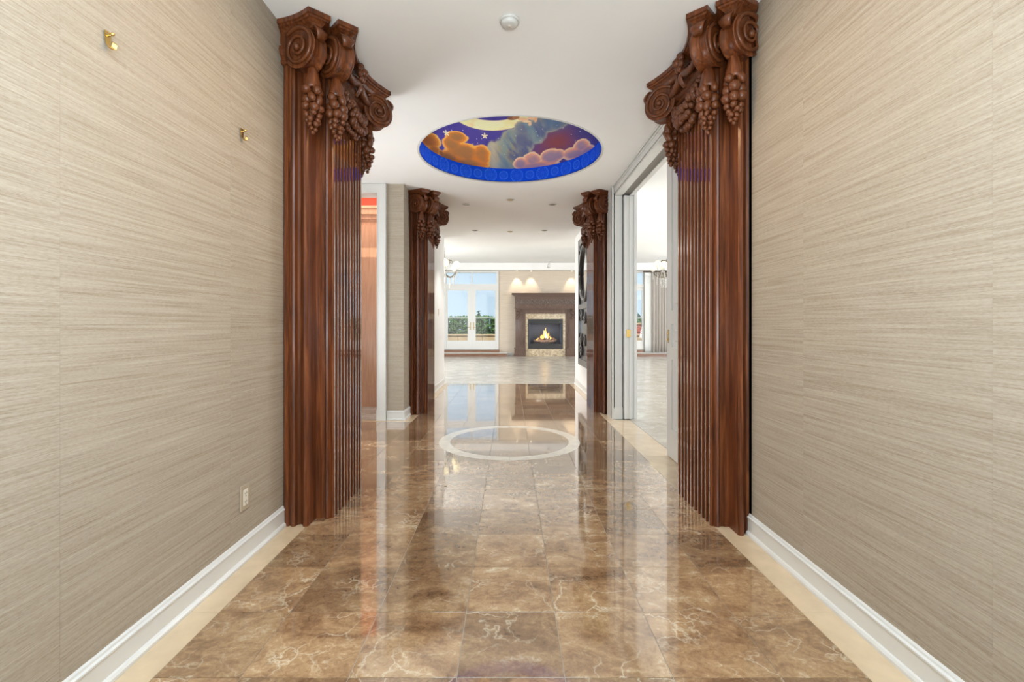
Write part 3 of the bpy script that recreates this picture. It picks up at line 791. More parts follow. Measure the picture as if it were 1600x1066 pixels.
# ------------------------------------------------------------------ ceiling fittings
sd = thing('smoke_detector', (0.0, 2.885, H), 'white round smoke detector on the ceiling near the camera', 'smoke detector')
MB().lathe(0, 2.885, [(.001, H - .001), (.062, H - .001), (.062, H - .010), (.054, H - .013), (.001, H - .013)], 32).build('base_plate', 'white', sd)
MB().lathe(0, 2.885, [(.054, H - .013), (.05, H - .028), (.036, H - .036), (.001, H - .037)], 32).build('cover', 'white', sd)
MB().lathe(0, 2.885, [(.010, H - .036), (.010, H - .0395), (.001, H - .0395)], 12).build('test_button', 'plate', sd)
def downlight(x, y, z, label, on=False, r=.062):
    t = thing('recessed_downlight', (x, y, z), label, 'ceiling light', 'recessed ceiling lights')
    mb = MB(); mb.lathe(x, y, [(r * .78, z - .001), (r * 1.1, z - .001), (r * 1.1, z - .006), (r * .9, z - .009), (r * .78, z - .006)], 24)
    mb.f = mb.f[:-2]; mb.sm = mb.sm[:-2]; mb.build('trim_ring', 'white', t)
    MB().lathe(x, y, [(r * .80, z - .0015), (r * .80, z - .004), (r * .5, z - .003), (r * .45, z - .002)], 20).build('reflector', 'lens', t)
    MB().lathe(x, y, [(r * .4, z - .003), (r * .36, z - .008), (.001, z - .010)], 16).build('lamp', 'lampwarm' if on else 'lens', t)
    if not on:
        d = bpy.data.lights.new('downlight_beam', 'SPOT'); d.energy = 52; d.color = (1, .97, .92); d.spot_size = math.radians(92); d.spot_blend = .6; d.shadow_soft_size = .04
        o = bpy.data.objects.new('downlight_beam', d); col.objects.link(o); o.location = Vector((x, y, z - .02)) * U
    return t
downlight(-.66, 7.28, H, 'recessed ceiling light nearer the dome, on the left')
downlight(.66, 7.28, H, 'recessed ceiling light nearer the dome, on the right')
downlight(-.68, 9.29, H, 'recessed ceiling light at the corridor end, on the left')
downlight(.68, 9.29, H, 'recessed ceiling light at the corridor end, on the right')
for (y, lb) in ((7.02, 'small pinhole light on the ceiling just beyond the dome'), (9.42, 'small pinhole light on the ceiling at the corridor end')):
    t = thing('pinhole_light', (0.01, y, H), lb, 'ceiling light', 'pinhole ceiling lights')
    MB().lathe(.01, y, [(.001, H - .001), (.045, H - .001), (.045, H - .008), (.04, H - .011), (.001, H - .011)], 24).build('cover_plate', 'dullbrass', t)
    mb = MB().lathe(.01, y, [(.052, H - .0005), (.065, H - .0005), (.065, H - .004), (.052, H - .004)], 24); mb.f = mb.f[:-2]; mb.sm = mb.sm[:-2]
    mb.build('collar', 'white', t)
for i, (x, lb) in enumerate(((.307, 'lit spotlight in the soffit, leftmost above the mantel'), (.87, 'lit spotlight in the soffit, second from left above the mantel'), (2.50, 'lit spotlight in the soffit, rightmost above the mantel'))):
    downlight(x, 19.0, 3.42, lb, True, .07)
    d = bpy.data.lights.new('mantel_spot', 'SPOT'); d.energy = 22; d.color = (1, .80, .55); d.spot_size = math.radians(62); d.spot_blend = .6; d.shadow_soft_size = .02
    o = bpy.data.objects.new('mantel_spot', d); col.objects.link(o); o.location = Vector((x, 19.0, 3.40)) * U; o.rotation_euler = (math.radians(10), 0, 0)
# track spot hanging from the living room ceiling
t = thing('ceiling_spot', (1.5, 18.0, HL), 'small white spot fitting on the living room ceiling above the fireplace', 'ceiling light')
MB().lathe(1.5, 18.0, [(.001, HL), (.05, HL), (.05, HL - .02), (.001, HL - .02)], 16).build('canopy', 'white', t)
MB().tube([(1.5, 18.0, HL - .015), (1.5, 18.0, HL - .12)], .012).build('stem', 'white', t)
MB().tube([(1.5, 18.0, HL - .11), (1.48, 17.95, HL - .26)], [.045, .06], 12).build('head', 'white', t)

# ------------------------------------------------------------------ brass picture hooks and wall plates
for (y, z, lb) in ((1.656, 2.242, 'brass picture hook on the left wall, the one nearer the camera'), (2.488, 2.247, 'brass picture hook on the left wall, the one nearer the pilaster')):
    hk = thing('picture_hook', (-1.41, y, z), lb, 'hook', 'brass picture hooks')
    mb = MB(); x = -1.408
    rings = []
    for (dx, dz, hw) in ((.002, .034, .010), (.004, .030, .013), (.004, .004, .011), (.005, -.012, .009), (.014, -.027, .009), (.024, -.026, .010), (.028, -.012, .010), (.026, -.006, .008)):
        rings.append([(x + dx, y - hw, z + dz), (x + dx, y + hw, z + dz), (x + dx + .003, y + hw, z + dz + .001), (x + dx + .003, y - hw, z + dz + .001)])
    mb.loft(rings); mb.build('hook_strip', 'brass', hk)
    MB().tube([(x + .001, y, z + .014), (x + .022, y, z + .024)], [.003, .004], 8).lathe(x + .022, y, [(.001, z + .018), (.006, z + .02), (.007, z + .026), (.001, z + .030)], 10).build('nail', 'brass', hk)
def wall_plate(x, y, z, s, label, outlet=True, hgt=.135, mat='tanplate', wid=.085):
    t = thing('wall_outlet' if outlet else 'light_switch', (x, y, z), label, 'outlet' if outlet else 'switch')
    xa = x + s * .008
    smooth_box(MB(), min(x, xa), max(x, xa), y - wid / 2, y + wid / 2, z - hgt / 2, z + hgt / 2, .003).build('cover_plate', mat, t)
    xb = xa + s * .003
    f = smooth_box(MB(), min(xa, xb), max(xa, xb), y - .021, y + .021, z - .042, z + .042, .001).build('socket_face' if outlet else 'rocker', 'plate', t)
    if outlet:
        for dz in (-.022, .022):
            for dyy, hh in ((-.008, .008), (.008, .010)):
                MB().box(min(xb, xb + s * .0006), max(xb, xb + s * .0006), y + dyy - .0018, y + dyy + .0018, z + dz - hh / 2, z + dz + hh / 2).build('slot', 'socket', f)
            MB().box(min(xb, xb + s * .0006), max(xb, xb + s * .0006), y - .003, y + .003, z + dz - .016, z + dz - .010).build('slot', 'socket', f)
    for dz in (-.055, .055):
        MB().ell((xa, y, z + dz), (.002, .004, .004), 8, 4).build('screw', 'dullbrass', t)
    return t
wall_plate(-1.41, 2.518, .336, 1, 'ivory electrical outlet with beige cover low on the left wall')
wall_plate(-1.39, 9.28, 1.50, 1, 'light switch on the pale left wall at the corridor end', False, .14, 'plate')

# ------------------------------------------------------------------ left doorway (door_1)
d1 = struct(MB().box(-1.734, -1.722, 6.20, 6.45, 0, 2.99).box(-2.72, -2.708, 6.2, 6.45, 0, 2.99).box(-2.708, -1.734, 6.2, 6.45, 2.98, 2.992).build('door_1', 'white'), 'white cased doorway to the red side room')
mb = MB()
for (x0, x1, y0, y1, z0, z1) in ((-1.734, -1.617, 6.205, 6.25, 0, 3.10), (-2.84, -2.72, 6.205, 6.25, 0, 3.10), (-2.72, -1.734, 6.205, 6.25, 2.985, 3.10)):
    mb.box(x0, x1, y0, y1, z0, z1)
mb.box(-1.645, -1.617, 6.19, 6.21, .14, 3.10).box(-1.738, -1.617, 6.192, 6.21, 0, .14)
mb.build('casing', 'white', d1)
MB().box(-1.752, -1.734, 6.32, 6.40, 0, 2.98).build('door_stop', 'white', d1)
for z in (2.68, 1.913, 1.18, .417):
    h_ = MB().box(-1.738, -1.7345, 6.245, 6.30, z - .055, z + .055).tube([(-1.742, 6.25, z - .058), (-1.742, 6.25, z + .058)], .007, 8).build('hinge', 'dullbrass', d1)
# tall oak cabinet in the red room
cb = thing('tall_cabinet', (-2.0, 7.5, 0), 'tall light oak cabinet with crown seen through the left doorway', 'cabinet')
MB().box(-2.33, -1.70, 7.25, 7.66, .30, 2.83).build('body', 'cabinet', cb)
MB().box(-2.335, -1.70, 7.24, 7.66, 0, .30).build('plinth', 'cabinet', cb)
MB().box(-2.30, -2.02, 7.225, 7.25, .36, 2.78).build('door', 'cabinet', cb)
MB().box(-2.005, -1.725, 7.225, 7.25, .36, 2.78).build('door', 'cabinet', cb)
mb = MB()
for o_, z0, z1 in ((.01, 2.83, 2.86), (.03, 2.86, 2.93), (.06, 2.93, 3.02), (.075, 3.02, 3.06)): mb.box(-2.33 - o_, -1.70, 7.25 - o_, 7.66, z0, z1)
mb.build('crown', 'cabinet', cb)
baseboard_x('baseboard_side_room', 7.68, -1, -3.3, -2.34)
area('fill_side_room', (-2.4, 6.9, 3.5), (0, 0, -1), .8, .5, 10, (1, .93, .85))  # added light for the side room, out of view, no fitting

# ------------------------------------------------------------------ right sliding door opening (door_2)
d2 = struct(MB().box(1.415, 1.655, 3.86, 6.45, 2.99, H).build('door_2', 'white'), 'white cased opening with sliding pocket doors to the dining room')
# header casing mouldings along the hall side
MB().box(1.392, 1.42, 3.7, 6.45, 3.0, 3.104).box(1.382, 1.42, 3.7, 6.45, 3.055, 3.075).box(1.372, 1.42, 3.7, 6.45, 3.085, 3.105).build('header_casing', 'white', d2)
MB().box(1.40, 1.50, 3.9, 6.31, 2.972, 2.992).box(1.60, 1.655, 3.9, 6.31, 2.972, 2.992).build('header_soffit', 'white', d2)
MB().box(1.50, 1.60, 3.9, 6.31, 2.986, 2.992).build('track', simple('track_grey_brown', (.20, .18, .16), .5), d2)  # door track in plain dark grey-brown
MB().box(1.368, 1.50, 6.31, 6.47, 0, 3.0).box(1.362, 1.385, 6.295, 6.33, 0, 3.08).box(1.362, 1.40, 6.31, 6.62, 0, H).box(1.366, 1.505, 6.298, 6.33, 0, .15).build('far_jamb', 'white', d2)
MB().box(1.625, 1.66, 6.31, 6.47, 0, 3.0).box(1.655, 1.69, 6.29, 6.5, 0, 3.1).build('far_jamb', 'white', d2)
MB().box(1.415, 1.50, 3.86, 3.95, 0, 3.0).box(1.60, 1.66, 3.86, 3.95, 0, 3.0).build('near_jamb', 'white', d2)
def leaf_panelled(name, label, x0, x1, y0, y1, latch_y, latch_face):
    """pocket door leaf in the plane x = const, recessed panels on both faces"""
    t = thing(name, ((x0 + x1) / 2, (y0 + y1) / 2, 0), label, 'door', 'sliding pocket doors')
    mb = MB(); zr = [(.01, .276), (.93, 1.042), (1.262, 1.387), (2.80, 2.96)]
    st = .13
    mb.box(x0, x1, y0, y0 + st, .01, 2.96).box(x0, x1, y1 - st, y1, .01, 2.96)
    for a, b3 in zr: mb.box(x0, x1, y0 + st, y1 - st, a, b3)
    mb.build('frame', 'white', t)
    for a, b3 in ((.276, .93), (1.042, 1.262), (1.387, 2.80)):
        MB().box(x0 + .014, x1 - .014, y0 + st - .004, y1 - st + .004, a - .004, b3 + .004).build('panel', 'white', t)
        smooth_box(MB(), x0 + .006, x1 - .006, y0 + st + .05, y1 - st - .05, a + .05, b3 - .05, .012).build('raised_field', 'white', t)
    return t
pn = leaf_panelled('pocket_door', 'white panelled sliding door pulled partly out behind the right front pilaster', 1.508, 1.553, 3.72, 4.54, 0, 0)
lk = smooth_box(MB(), 1.504, 1.509, 4.475, 4.515, 1.08, 1.21, .002).build('latch_plate', 'dullbrass', pn)
MB().ell((1.503, 4.495, 1.17), (.006, .012, .012), 8, 5).tube([(1.503, 4.495, 1.12), (1.492, 4.495, 1.105)], .006, 6).build('latch_knob', 'brass', lk)
pf = leaf_panelled('pocket_door', 'white sliding door recessed in the far jamb, its edge showing', 1.515, 1.61, 6.262, 7.0, 0, 0)
MB().box(1.515, 1.545, 6.252, 6.264, 0.01, 2.96).box(1.585, 1.61, 6.252, 6.264, .01, 2.96).build('edge_bead', 'white', pf)
MB().box(1.54, 1.595, 6.246, 6.258, 1.09, 1.19).build('strike_plate', 'brass', pf)

# ------------------------------------------------------------------ French doors
def french(name, X0, label, n):
    """2.2 wide, two leaves and a two light transom; structure window"""
    x = lambda v: X0 + v
    fr = MB(); ya, yb = 19.14, 19.30
    fr.box(x(0), x(.09), ya, yb, .262, 3.43).box(x(2.11), x(2.20), ya, yb, .262, 3.43).box(x(.09), x(2.11), ya, yb, 3.36, 3.43).box(x(.09), x(2.11), ya, yb, 2.766, 2.905)
    fr.box(x(1.105), x(1.145), ya + .01, yb - .01, 2.905, 3.36).box(x(.09), x(2.11), ya, yb, .262, .275)
    w_ = struct(fr.build(name, 'white'), label)
    for (a, b3) in ((.09, 1.105), (1.145, 2.11)):
        MB().box(x(a), x(b3), 19.21, 19.216, 2.905, 3.36).build('transom_pane', 'glass', w_)
    for (a, b3, pa, pb, hs) in ((.09, 1.122, .145, .951, 1.06), (1.124, 2.11, 1.275, 2.06, 1.19)):
        lf = MB().box(x(a), x(pa), 19.17, 19.23, .275, 2.766).box(x(pb), x(b3), 19.17, 19.23, .275, 2.766).box(x(pa), x(pb), 19.17, 19.23, .275, .615).box(x(pa), x(pb), 19.17, 19.23, 2.65, 2.766)
        L = lf.build('door_leaf', 'white', w_)
        MB().box(x(pa), x(pb), 19.197, 19.203, .615, 2.65).build('pane', 'glass', L)
        hd = MB().box(x(hs) - .022, x(hs) + .022, 19.16, 19.17, 1.06, 1.36).tube([(x(hs), 19.15, 1.16), (x(hs) - (.11 if hs < 1.1 else -.11), 19.14, 1.16)], .011, 8).ell((x(hs), 19.15, 1.31), (.018, .018, .018), 8, 5)
        hd.build('lever_handle', 'dullbrass', L)
    return w_
french('window_1', DL0, 'white French doors with transom left of the fireplace', 1)
french('window_2', DR0, 'white French doors with transom right of the fireplace', 2)
for (xa, xb, lb) in ((-2.95, -.10, 'wooden step with pale tread below the left French doors'), (2.85, 6.9, 'wooden step with pale tread below the right French doors and drape')):
    st = thing('door_step', ((xa + xb) / 2, 18.95, 0), lb, 'step', 'steps below the French doors')
    MB().box(xa, xb, 18.75, 19.13, 0, .125).build('riser', 'stepwood', st)
    smooth_box(MB(), xa - .02, xb + .02, 18.72, 19.13, .125, .145, .006).build('tread', 'white', st)
    MB().box(xa + .3, xb - (.3 if xb < 2 else 1.55), 19.02, 19.13, .145, .255).build('sill_block', 'stepwood', st)

# ------------------------------------------------------------------ fireplace
fc = 1.44
fp = thing('fireplace_mantel', (fc, 19.0, 0), 'carved dark wood fireplace mantel with granite surround', 'fireplace')
def fbox(nm, mat, *bs, parent=None):
    mb = MB()
    for (x0, x1, y0, y1, z0, z1) in bs: mb.box(fc + x0, fc + x1, y0, y1, z0, z1)
    return mb.build(nm, mat, parent or fp)
mb = MB()
for o_, z0, z1 in ((.0, 2.36, 2.40), (.03, 2.40, 2.43), (.06, 2.43, 2.46), (.10, 2.46, 2.475), (.12, 2.475, 2.515)):
    mb.box(fc - 1.23 - o_, fc + 1.23 + o_, 18.80 - o_, 19.2, z0, z1)
mb.build('mantel_shelf', 'mantelwood', fp)
fz = fbox('frieze', 'mantelwood', (-1.22, 1.22, 18.83, 19.2, 1.94, 2.36))
# leafy scrolls on the frieze
for k in range(13):
    mb = MB(); cx = fc - 1.08 + .18 * k; sg = 1 if k % 2 else -1
    pts = []; rad = []
    for q in range(18):
        th = sg * (q / 17 * 2 * PI * 1.3) + (0 if sg > 0 else PI); r = .095 * (1 - .8 * q / 17)
        pts.append((cx + r * math.cos(th), 18.825, 2.15 + r * 1.25 * math.sin(th))); rad.append(.022 - .012 * q / 17)
    mb.tube(pts, rad, 6); mb.ell((cx, 18.825, 2.15), (.025, .02, .025), 8, 5)
    for g in range(5): mb.ell((cx + .085 * math.cos(g * 1.25 + k), 18.828, 2.15 + .12 * math.sin(g * 1.25 + k)), (.035, .015, .02), 6, 4)
    mb.build('carved_scroll', 'mantelcarve', fz)
fbox('architrave', 'mantelwood', (-1.24, 1.24, 18.80, 19.2, 1.90, 1.945), (-1.2, 1.2, 18.85, 19.2, 1.86, 1.90))
for s in (-1, 1):
    xs_ = sorted((s * .90, s * 1.20))
    pp = fbox('mantel_pilaster', 'mantelwood', (xs_[0], xs_[1], 18.88, 19.2, .33, 1.88))
    x2 = sorted((s * .97, s * 1.13)); fbox('pilaster_panel', 'mantelwood', (x2[0], x2[1], 18.865, 18.9, .45, 1.45), parent=pp)
    x3 = sorted((s * .80, s * 1.265)); fbox('plinth', 'mantelwood', (x3[0], x3[1], 18.80, 19.2, 0, .09), (x3[0] + .02, x3[1] - .02, 18.82, 19.2, .09, .31), (x3[0] + .01, x3[1] - .01, 18.81, 19.2, .31, .335))
    mb = MB(); xc = fc + s * 1.09
    for q in range(7): mb.ell((xc + .05 * math.sin(q * 1.9), 18.84 - .03 * math.cos(q), 1.86 - .055 * q), (.09 - .006 * q, .06, .045), 8, 5)
    mb.tube([(xc - .1, 18.84, 1.80), (xc, 18.80, 1.84), (xc + .1, 18.84, 1.80)], .035, 8)
    mb.build('carved_corbel', 'mantelwood', pp)
    x4 = sorted((s * .79, s * .90)); fbox('inner_stile', 'mantelwood', (x4[0], x4[1], 18.92, 19.2, .0, 1.70))
fbox('inner_rail', 'mantelwood', (-.90, .90, 18.92, 19.2, 1.70, 1.86))
fbox('granite_top', 'granite', (-.79, .79, 18.94, 19.2, 1.49, 1.70))
for s in (-1, 1):
    x4 = sorted((s * .70, s * .79)); fbox('granite_side', 'granite', (x4[0], x4[1], 18.94, 19.2, .30, 1.49))
fbox('granite_hearth_front', 'granite', (-.79, .79, 18.93, 19.2, 0, .30))
fb = thing('gas_fire', (fc, 19.0, .30), 'black framed gas fire insert with burning logs', 'fire')
def gbox(nm, mat, *bs, parent=None):
    mb = MB()
    for (x0, x1, y0, y1, z0, z1) in bs: mb.box(fc + x0, fc + x1, y0, y1, z0, z1)
    return mb.build(nm, mat, parent or fb)
fr_ = gbox('insert_frame', 'black', (-.70, .70, 18.96, 19.05, 1.31, 1.49), (-.70, .70, 18.96, 19.05, .30, .50), (-.70, -.65, 18.96, 19.05, .5, 1.31), (.65, .70, 18.96, 19.05, .5, 1.31))
gbox('louver', 'iron', *[(-.62, .62, 18.952, 18.965, .33 + .04 * k, .35 + .04 * k) for k in range(4)], parent=fr_)
gbox('firebox_lining', 'firebrick', (-.65, .65, 19.5, 19.54, .45, 1.35), (-.66, -.62, 19.05, 19.54, .45, 1.35), (.62, .66, 19.05, 19.54, .45, 1.35), (-.66, .66, 19.05, 19.54, 1.33, 1.36), (-.66, .66, 19.05, 19.54, .44, .48))
gbox('grate', 'iron', (-.45, .45, 19.15, 19.40, .50, .53), (-.42, -.39, 19.15, 19.4, .48, .6), (.39, .42, 19.15, 19.4, .48, .6))
for (p0, p1, r) in (((-.46, 19.22, .60), (-.05, 19.20, .62), .055), ((-.10, 19.16, .58), (.42, 19.18, .60), .05), ((-.36, 19.26, .63), (.16, 19.28, .88), .05), ((.46, 19.24, .62), (-.06, 19.26, .92), .048), ((-.2, 19.15, .56), (.2, 19.14, .66), .04)):
    MB().tube([(fc + p0[0] + (p1[0] - p0[0]) * q / 5, p0[1] + (p1[1] - p0[1]) * q / 5, p0[2] + (p1[2] - p0[2]) * q / 5 + .008 * math.sin(q * 2)) for q in range(6)], [r * .9, r, r * .95, r * 1.05, r, r * .88], 9).build('log', 'log', fb)
for (x, z, r, hgt, core) in ((-.06, .70, .055, .33, 0), (.04, .74, .05, .40, 0), (.0, .72, .035, .30, 1), (.12, .70, .045, .25, 0), (-.14, .68, .04, .18, 0), (.06, .70, .03, .22, 1), (.2, .66, .03, .14, 0), (-.3, .64, .025, .09, 0)):
    MB().loft([[(fc + x + .03 * math.sin(t * 5 + x * 30) + rr_ * math.cos(g), 19.16 - .02 * core + rr_ * .6 * math.sin(g), z + hgt * t) for g in [2 * PI * k / 8 for k in range(8)]] for t, rr_ in ((0, r * .5), (.15, r), (.35, r * .95), (.55, r * .7), (.75, r * .4), (.9, r * .18), (1, r * .03))], True).build('flame', 'flamecore' if core else 'flame', fb)
# (firebox niche sits in a recess behind the far wall)

# ------------------------------------------------------------------ drapes beside the right French doors
def drape(name, label, x0, x1, y, z0, z1, amp, folds, mat):
    n_ = folds * 8; front, backr = [], []
    def ring(z, k):
        f = [(x0 + (x1 - x0) * q / n_, y + amp * k * math.sin(2 * PI * folds * q / n_ + .5 * math.sin(q * .37)), z) for q in range(n_ + 1)]
        return f + [(a, b3 + .008, c) for a, b3, c in reversed(f)]
    t = thing(name, ((x0 + x1) / 2, y, z0), label, 'curtain')
    MB().loft([ring(z0 + (z1 - z0) * j / 8, 1 - .5 * j / 8) for j in range(9)], True).build('cloth', mat, t)
    mb = MB()
    for k in range(folds): mb.box(x0 + (x1 - x0) * (k + .25) / folds - .02, x0 + (x1 - x0) * (k + .25) / folds + .02, y - amp * .6 - .01, y - amp * .2, z1 - .12, z1)
    mb.build('pleat_heading', mat, t)
    return t
drape('drape', 'taupe pleated drape hanging beside the right French doors', 5.70, 6.95, 18.98, .15, 3.36, .05, 11, 'drape')
drape('sheer_curtain', 'white sheer curtain between the right French doors and the taupe drape', 5.44, 5.72, 19.06, .165, 3.36, .02, 7, 'sheer')
rd = thing('curtain_rod', (6.2, 18.98, 3.39), 'dark curtain rod above the taupe drape', 'curtain rod')
MB().tube([(5.40, 18.98, 3.385), (7.0, 18.98, 3.385)], .018, 8).build('rod', 'mantelwood', rd)
for x in (5.55, 6.9): MB().box(x - .012, x + .012, 18.98, 19.2, 3.375, 3.40).build('bracket', 'mantelwood', rd)
MB().ell((5.385, 18.98, 3.385), .032).build('finial', 'mantelwood', rd)

# ------------------------------------------------------------------ chandeliers
def chandelier(cx, cy, label):
    t = thing('crystal_chandelier', (cx, cy, HL), label, 'chandelier', 'crystal chandeliers in the living room')
    MB().lathe(cx, cy, [(.001, HL), (.07, HL), (.065, HL - .03), (.02, HL - .045), (.001, HL - .045)], 16).build('canopy', 'bronze', t)
    mb = MB(); z = HL - .04
    k = 0
    while z > 3.30:
        pts = [(cx + (.014 * math.cos(g) if k % 2 else 0), cy + (0 if k % 2 else .014 * math.cos(g)), z - .022 + .028 * math.sin(g)) for g in [2 * PI * q / 8 for q in range(9)]]
        mb.tube(pts, .004, 5); z -= .044; k += 1
    mb.build('chain', 'bronze', t)
    MB().lathe(cx, cy, [(.001, 3.31), (.02, 3.30), (.03, 3.24), (.012, 3.20), (.03, 3.12), (.055, 3.02), (.03, 2.94), (.015, 2.9), (.04, 2.82), (.06, 2.76), (.03, 2.70), (.015, 2.66), (.03, 2.6), (.001, 2.55)], 12).build('stem', 'crystal', t)
    for i in range(8):
        a = 2 * PI * i / 8 + .2; c, s = math.cos(a), math.sin(a)
        P = lambda r, z: (cx + r * c, cy + r * s, z)
        up = i % 2
        R_ = .47 if up else .36; zt = 3.00 if up else 3.06
        am = MB().tube([P(.03, 2.80), P(.14, 2.72), P(.28, 2.72), P(R_ * .92, 2.82), P(R_, 2.90)], [.014, .011, .010, .010, .009], 6).build('arm', 'bronze', t)
        MB().lathe(P(R_, 0)[0], P(R_, 0)[1], [(.001, 2.89), (.05, 2.91), (.055, 2.925), (.014, 2.925), (.014, zt - .05), (.001, zt - .05)], 10).build('candle_cup', 'crystal', am)
        MB().lathe(P(R_, 0)[0], P(R_, 0)[1], [(.045, zt - .06), (.085, zt - .02), (.10, zt + .04), (.09, zt + .10), (.05, zt + .14), (.03, zt + .15)], 12).build('lamp_shade', 'shade', am)
        mb = MB()
        for (r, z0, nn) in ((R_, 2.88, 4), (R_ * .75, 2.76, 5), (R_ * .45, 2.70, 6)):
            x, y, _ = P(r, 0)
            for q in range(nn):
                z = z0 - .04 - .05 * q
                mb.loft([[(x + .001, y, z + .022), (x, y + .001, z + .022), (x - .001, y, z + .022), (x, y - .001, z + .022)], [(x + .020, y, z), (x, y + .020, z), (x - .020, y, z), (x, y - .020, z)], [(x + .001, y, z - .026), (x, y + .001, z - .026), (x - .001, y, z - .026), (x, y - .001, z - .026)]])
        mb.build('crystal_strand', 'crystal', am)['kind'] = 'stuff'
        # leaf scroll rising above
        MB().tube([P(.02, 3.10), P(.10, 3.22), P(.20, 3.23), P(.24, 3.17), P(.20, 3.13)], [.012, .010, .009, .008, .006], 6).build('scroll', 'bronze', t)
    return t
chandelier(-1.976, 14.5, 'crystal chandelier seen at the left end of the corridor, before the French doors')
chandelier(4.86, 14.5, 'crystal chandelier seen through the sliding door opening, before the drape')

# ------------------------------------------------------------------ carved dark panel on the right corridor wall
cp = thing('carved_wall_panel', (1.39, 8.6, .49), 'tall dark carved frame with round glass on the right corridor wall', 'wall decoration')
px_ = 1.398
def cpbox(nm, mat, *bs, parent=None):
    mb = MB()
    for (t0, t1, y0, y1, z0, z1) in bs: mb.box(px_ - t1, px_ - t0, y0, y1, z0, z1)
    return mb.build(nm, mat, parent or cp)
cpbox('backboard', 'iron', (0, .008, 7.95, 9.30, .52, 2.86))
cpbox('frame_side', 'iron', (0, .045, 9.24, 9.36, .485, 2.90)); cpbox('frame_side', 'iron', (0, .045, 7.88, 8.0, .485, 2.90))
cpbox('frame_rail', 'iron', (0, .045, 8.0, 9.24, .485, .60)); cpbox('frame_rail', 'iron', (0, .045, 8.0, 9.24, 2.78, 2.90)); cpbox('frame_rail', 'iron', (0, .045, 8.0, 9.24, 1.55, 1.64))
cyy, czz, cr_ = 8.62, 2.2, .50
MB().tube([(px_ - .04, cyy + cr_ * math.cos(2 * PI * k / 32), czz + cr_ * math.sin(2 * PI * k / 32)) for k in range(33)], .035, 8).build('round_frame', 'iron', cp)
MB().loft([[(px_ - .012 - d, cyy + .48 * math.cos(2 * PI * k / 32), czz + .48 * math.sin(2 * PI * k / 32)) for k in range(32)] for d in (0, .006)]).build('mirror_glass', simple('mirror', (.8, .8, .8), .04, metal=1), cp)
for k, (y0, z0, sg) in enumerate(((9.0, 1.42, 1), (8.6, 1.40, -1), (8.2, 1.42, 1), (9.05, 2.68, 1), (8.2, 2.68, -1), (9.05, 1.0, -1), (8.62, .95, 1), (8.2, 1.0, 1), (9.05, .75, 1), (8.2, .75, -1))):
    pts = []; rad = []
    for q in range(20):
        th = sg * q / 19 * 2 * PI * 1.4; r = .13 * (1 - .8 * q / 19)
        pts.append((px_ - .03, y0 + r * math.cos(th), z0 + r * math.sin(th))); rad.append(.022 - .01 * q / 19)
    MB().tube(pts, rad, 6).ell((px_ - .03, y0, z0), .03).build('carved_scroll', 'iron', cp)

# ------------------------------------------------------------------ outside: terrace, railing, hedge, trees
tg = struct(MB().box(-8, 14, 19.4, 23.0, -.3, -.02).build('terrace', 'terrace'), 'paved terrace outside')
struct(MB().box(-90, 90, 23.0, 260, -4, -3.6).build('ground', 'ground'))
par = thing('parapet', (0, 22.3, 0), 'sandstone parapet of the terrace outside the French doors', 'parapet')
for k in range(18):
    x0 = -7 + 1.15 * k
    smooth_box(MB(), x0, x0 + 1.14, 22.1, 22.4, -.3, .74, .01).build('block', 'stone_par', par)
    smooth_box(MB(), x0, x0 + 1.145, 22.05, 22.45, .745, .82, .015).build('coping', 'stone_par', par)
rl = thing('terrace_railing', (0, 22.25, .82), 'thin metal railing on the parapet outside', 'railing')
MB().box(-7, 13, 22.235, 22.265, 1.555, 1.60).build('top_rail', 'white', rl)
MB().box(-7, 13, 22.24, 22.26, .90, .93).build('bottom_rail', 'black', rl)
pk = MB().box(-.009, .009, -.009, .009, .82, 1.56).mesh('baluster'); pk.materials.append(M['black'])
for k in range(90):
    x = -6.8 + .22 * k
    if (-3.8 < x < .3) or (3.5 < x < 7.5): link('baluster', pk, rl, at=(x, 22.25, 0)).location.z = -.82 * U
def leaf_cluster(name, label, c, rad, nleaf, size, mat, cat, group=None, trunk=True, cone=False, box=False):
    t = thing(name, (c[0], c[1], c[2] - rad[2]), label, cat, group)
    r = random.Random(int(c[0] * 31 + c[1] * 7)); mb = MB()
    for k in range(nleaf):
        while True:
            v = Vector((r.uniform(-1, 1), r.uniform(-1, 1), r.uniform(-1, 1)))
            if .25 < v.length < 1: break
        if box: v.x = r.uniform(-1, 1); v.z = min(v.z * 1.5, 1 - .12 * r.random()) if v.z > 0 else v.z
        if cone:
            hgt = (v.z + 1) / 2; v.x *= (1 - hgt) ** .8; v.y *= (1 - hgt) ** .8
        p = Vector((c[0] + v.x * rad[0], c[1] + v.y * rad[1], c[2] + v.z * rad[2]))
        a = Vector((r.uniform(-1, 1), r.uniform(-1, 1), r.uniform(-.6, 1))).normalized(); bq = a.orthogonal().normalized() * size * r.uniform(.35, .6)
        a = a * size * r.uniform(.7, 1.3); nn = a.cross(bq).normalized() * size * .12
        mb.add([p - a, p + bq + nn, p + a, p - bq + nn], [(0, 1, 2), (0, 2, 3)])
    ob = mb.build('foliage', mat, t); ob['kind'] = 'stuff'
    if trunk:
        MB().tube([(c[0], c[1], -3.7), (c[0] + .05, c[1], c[2])], [.12 * max(1, rad[0]), .05 * max(1, rad[0])], 8).build('trunk', 'bark', t)
    return t
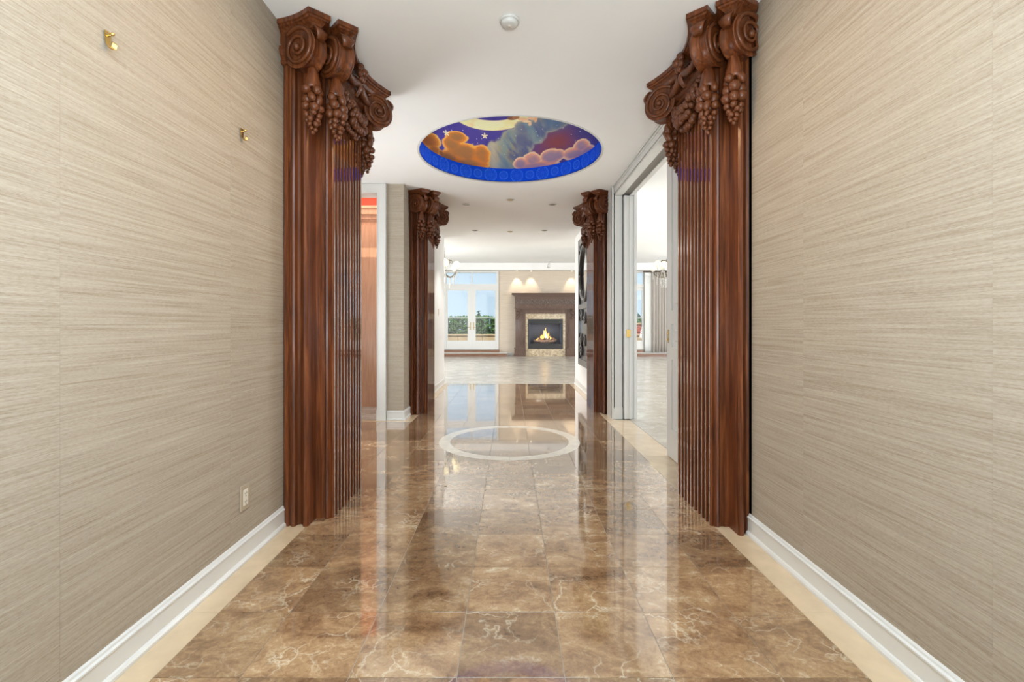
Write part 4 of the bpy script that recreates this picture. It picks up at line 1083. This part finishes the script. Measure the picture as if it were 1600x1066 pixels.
hx = [(-3.6, 24.2, .95), (-2.6, 24.4, 1.0), (-1.5, 24.3, 1.02), (-.5, 24.5, .98), (4.2, 24.6, .85), (5.3, 24.4, .9), (6.4, 24.6, .9)]
for i, (x, y, z) in enumerate(hx):
    leaf_cluster('hedge_shrub', ['leafy green shrub behind the railing, at the left edge of the left French doors', 'leafy green shrub behind the railing, through the left door leaf', 'leafy green shrub behind the railing, where the left doors meet',
        'leafy green shrub behind the railing, through the right door leaf', 'leafy green shrub outside the right French doors, leftmost',
        'leafy green shrub outside the right French doors, beside the red chimney', 'leafy green shrub outside the right French doors, rightmost'][i], (x, y, z - .42), (.47, .5, 1.1), 1600, .10, 'leaf', 'shrub', 'shrubs behind the terrace railing', True, False, True)
far = [(-8.5, 70, -1.0, 2.2, 3.2), (-5.2, 64, -1.0, 1.6, 3.0), (-3.9, 60, -.6, 2.2, 3.6), (-1.9, 58, -1, 1.4, 2.8), (-.9, 72, -1.2, 1.0, 3.6), (18.0, 66, -.6, 2.6, 3.4), (15.2, 60, -.8, 1.6, 3.2)]
for i, (x, y, z, r_, hh) in enumerate(far):
    leaf_cluster('conifer', ['dark distant conifer beyond the terrace, first from the left', 'dark distant conifer beyond the terrace, second from the left', 'tallest dark distant conifer beyond the terrace, in the left French doors', 'dark distant conifer beyond the terrace, right of the tallest one', 'slim dark distant conifer at the right edge of the left French doors', 'wide dark distant conifer beyond the right French doors', 'slim dark distant conifer beyond the right French doors'][i], (x, y, z), (r_, r_, hh), 700, .35, 'leaf2', 'tree', 'distant conifers', True, True)
ch = thing('red_chimney', (6.0, 23.4, -3.6), 'red brick chimney seen through the right French doors', 'chimney')
for j in range(9):
    for k in range(4):
        x0 = 5.55 + .26 * k + (.13 if j % 2 else 0)
        smooth_box(MB(), x0, x0 + .25, 23.2, 23.6, .1 + .13 * j, .1 + .13 * j + .122, .008).build('brick', 'brickred', ch)
MB().box(5.5, 6.8, 23.15, 23.65, 1.28, 1.36).build('cap', 'stone_par', ch)
MB().box(5.56, 6.72, 23.22, 23.58, -3.6, .1).build('stack', 'brickred', ch)
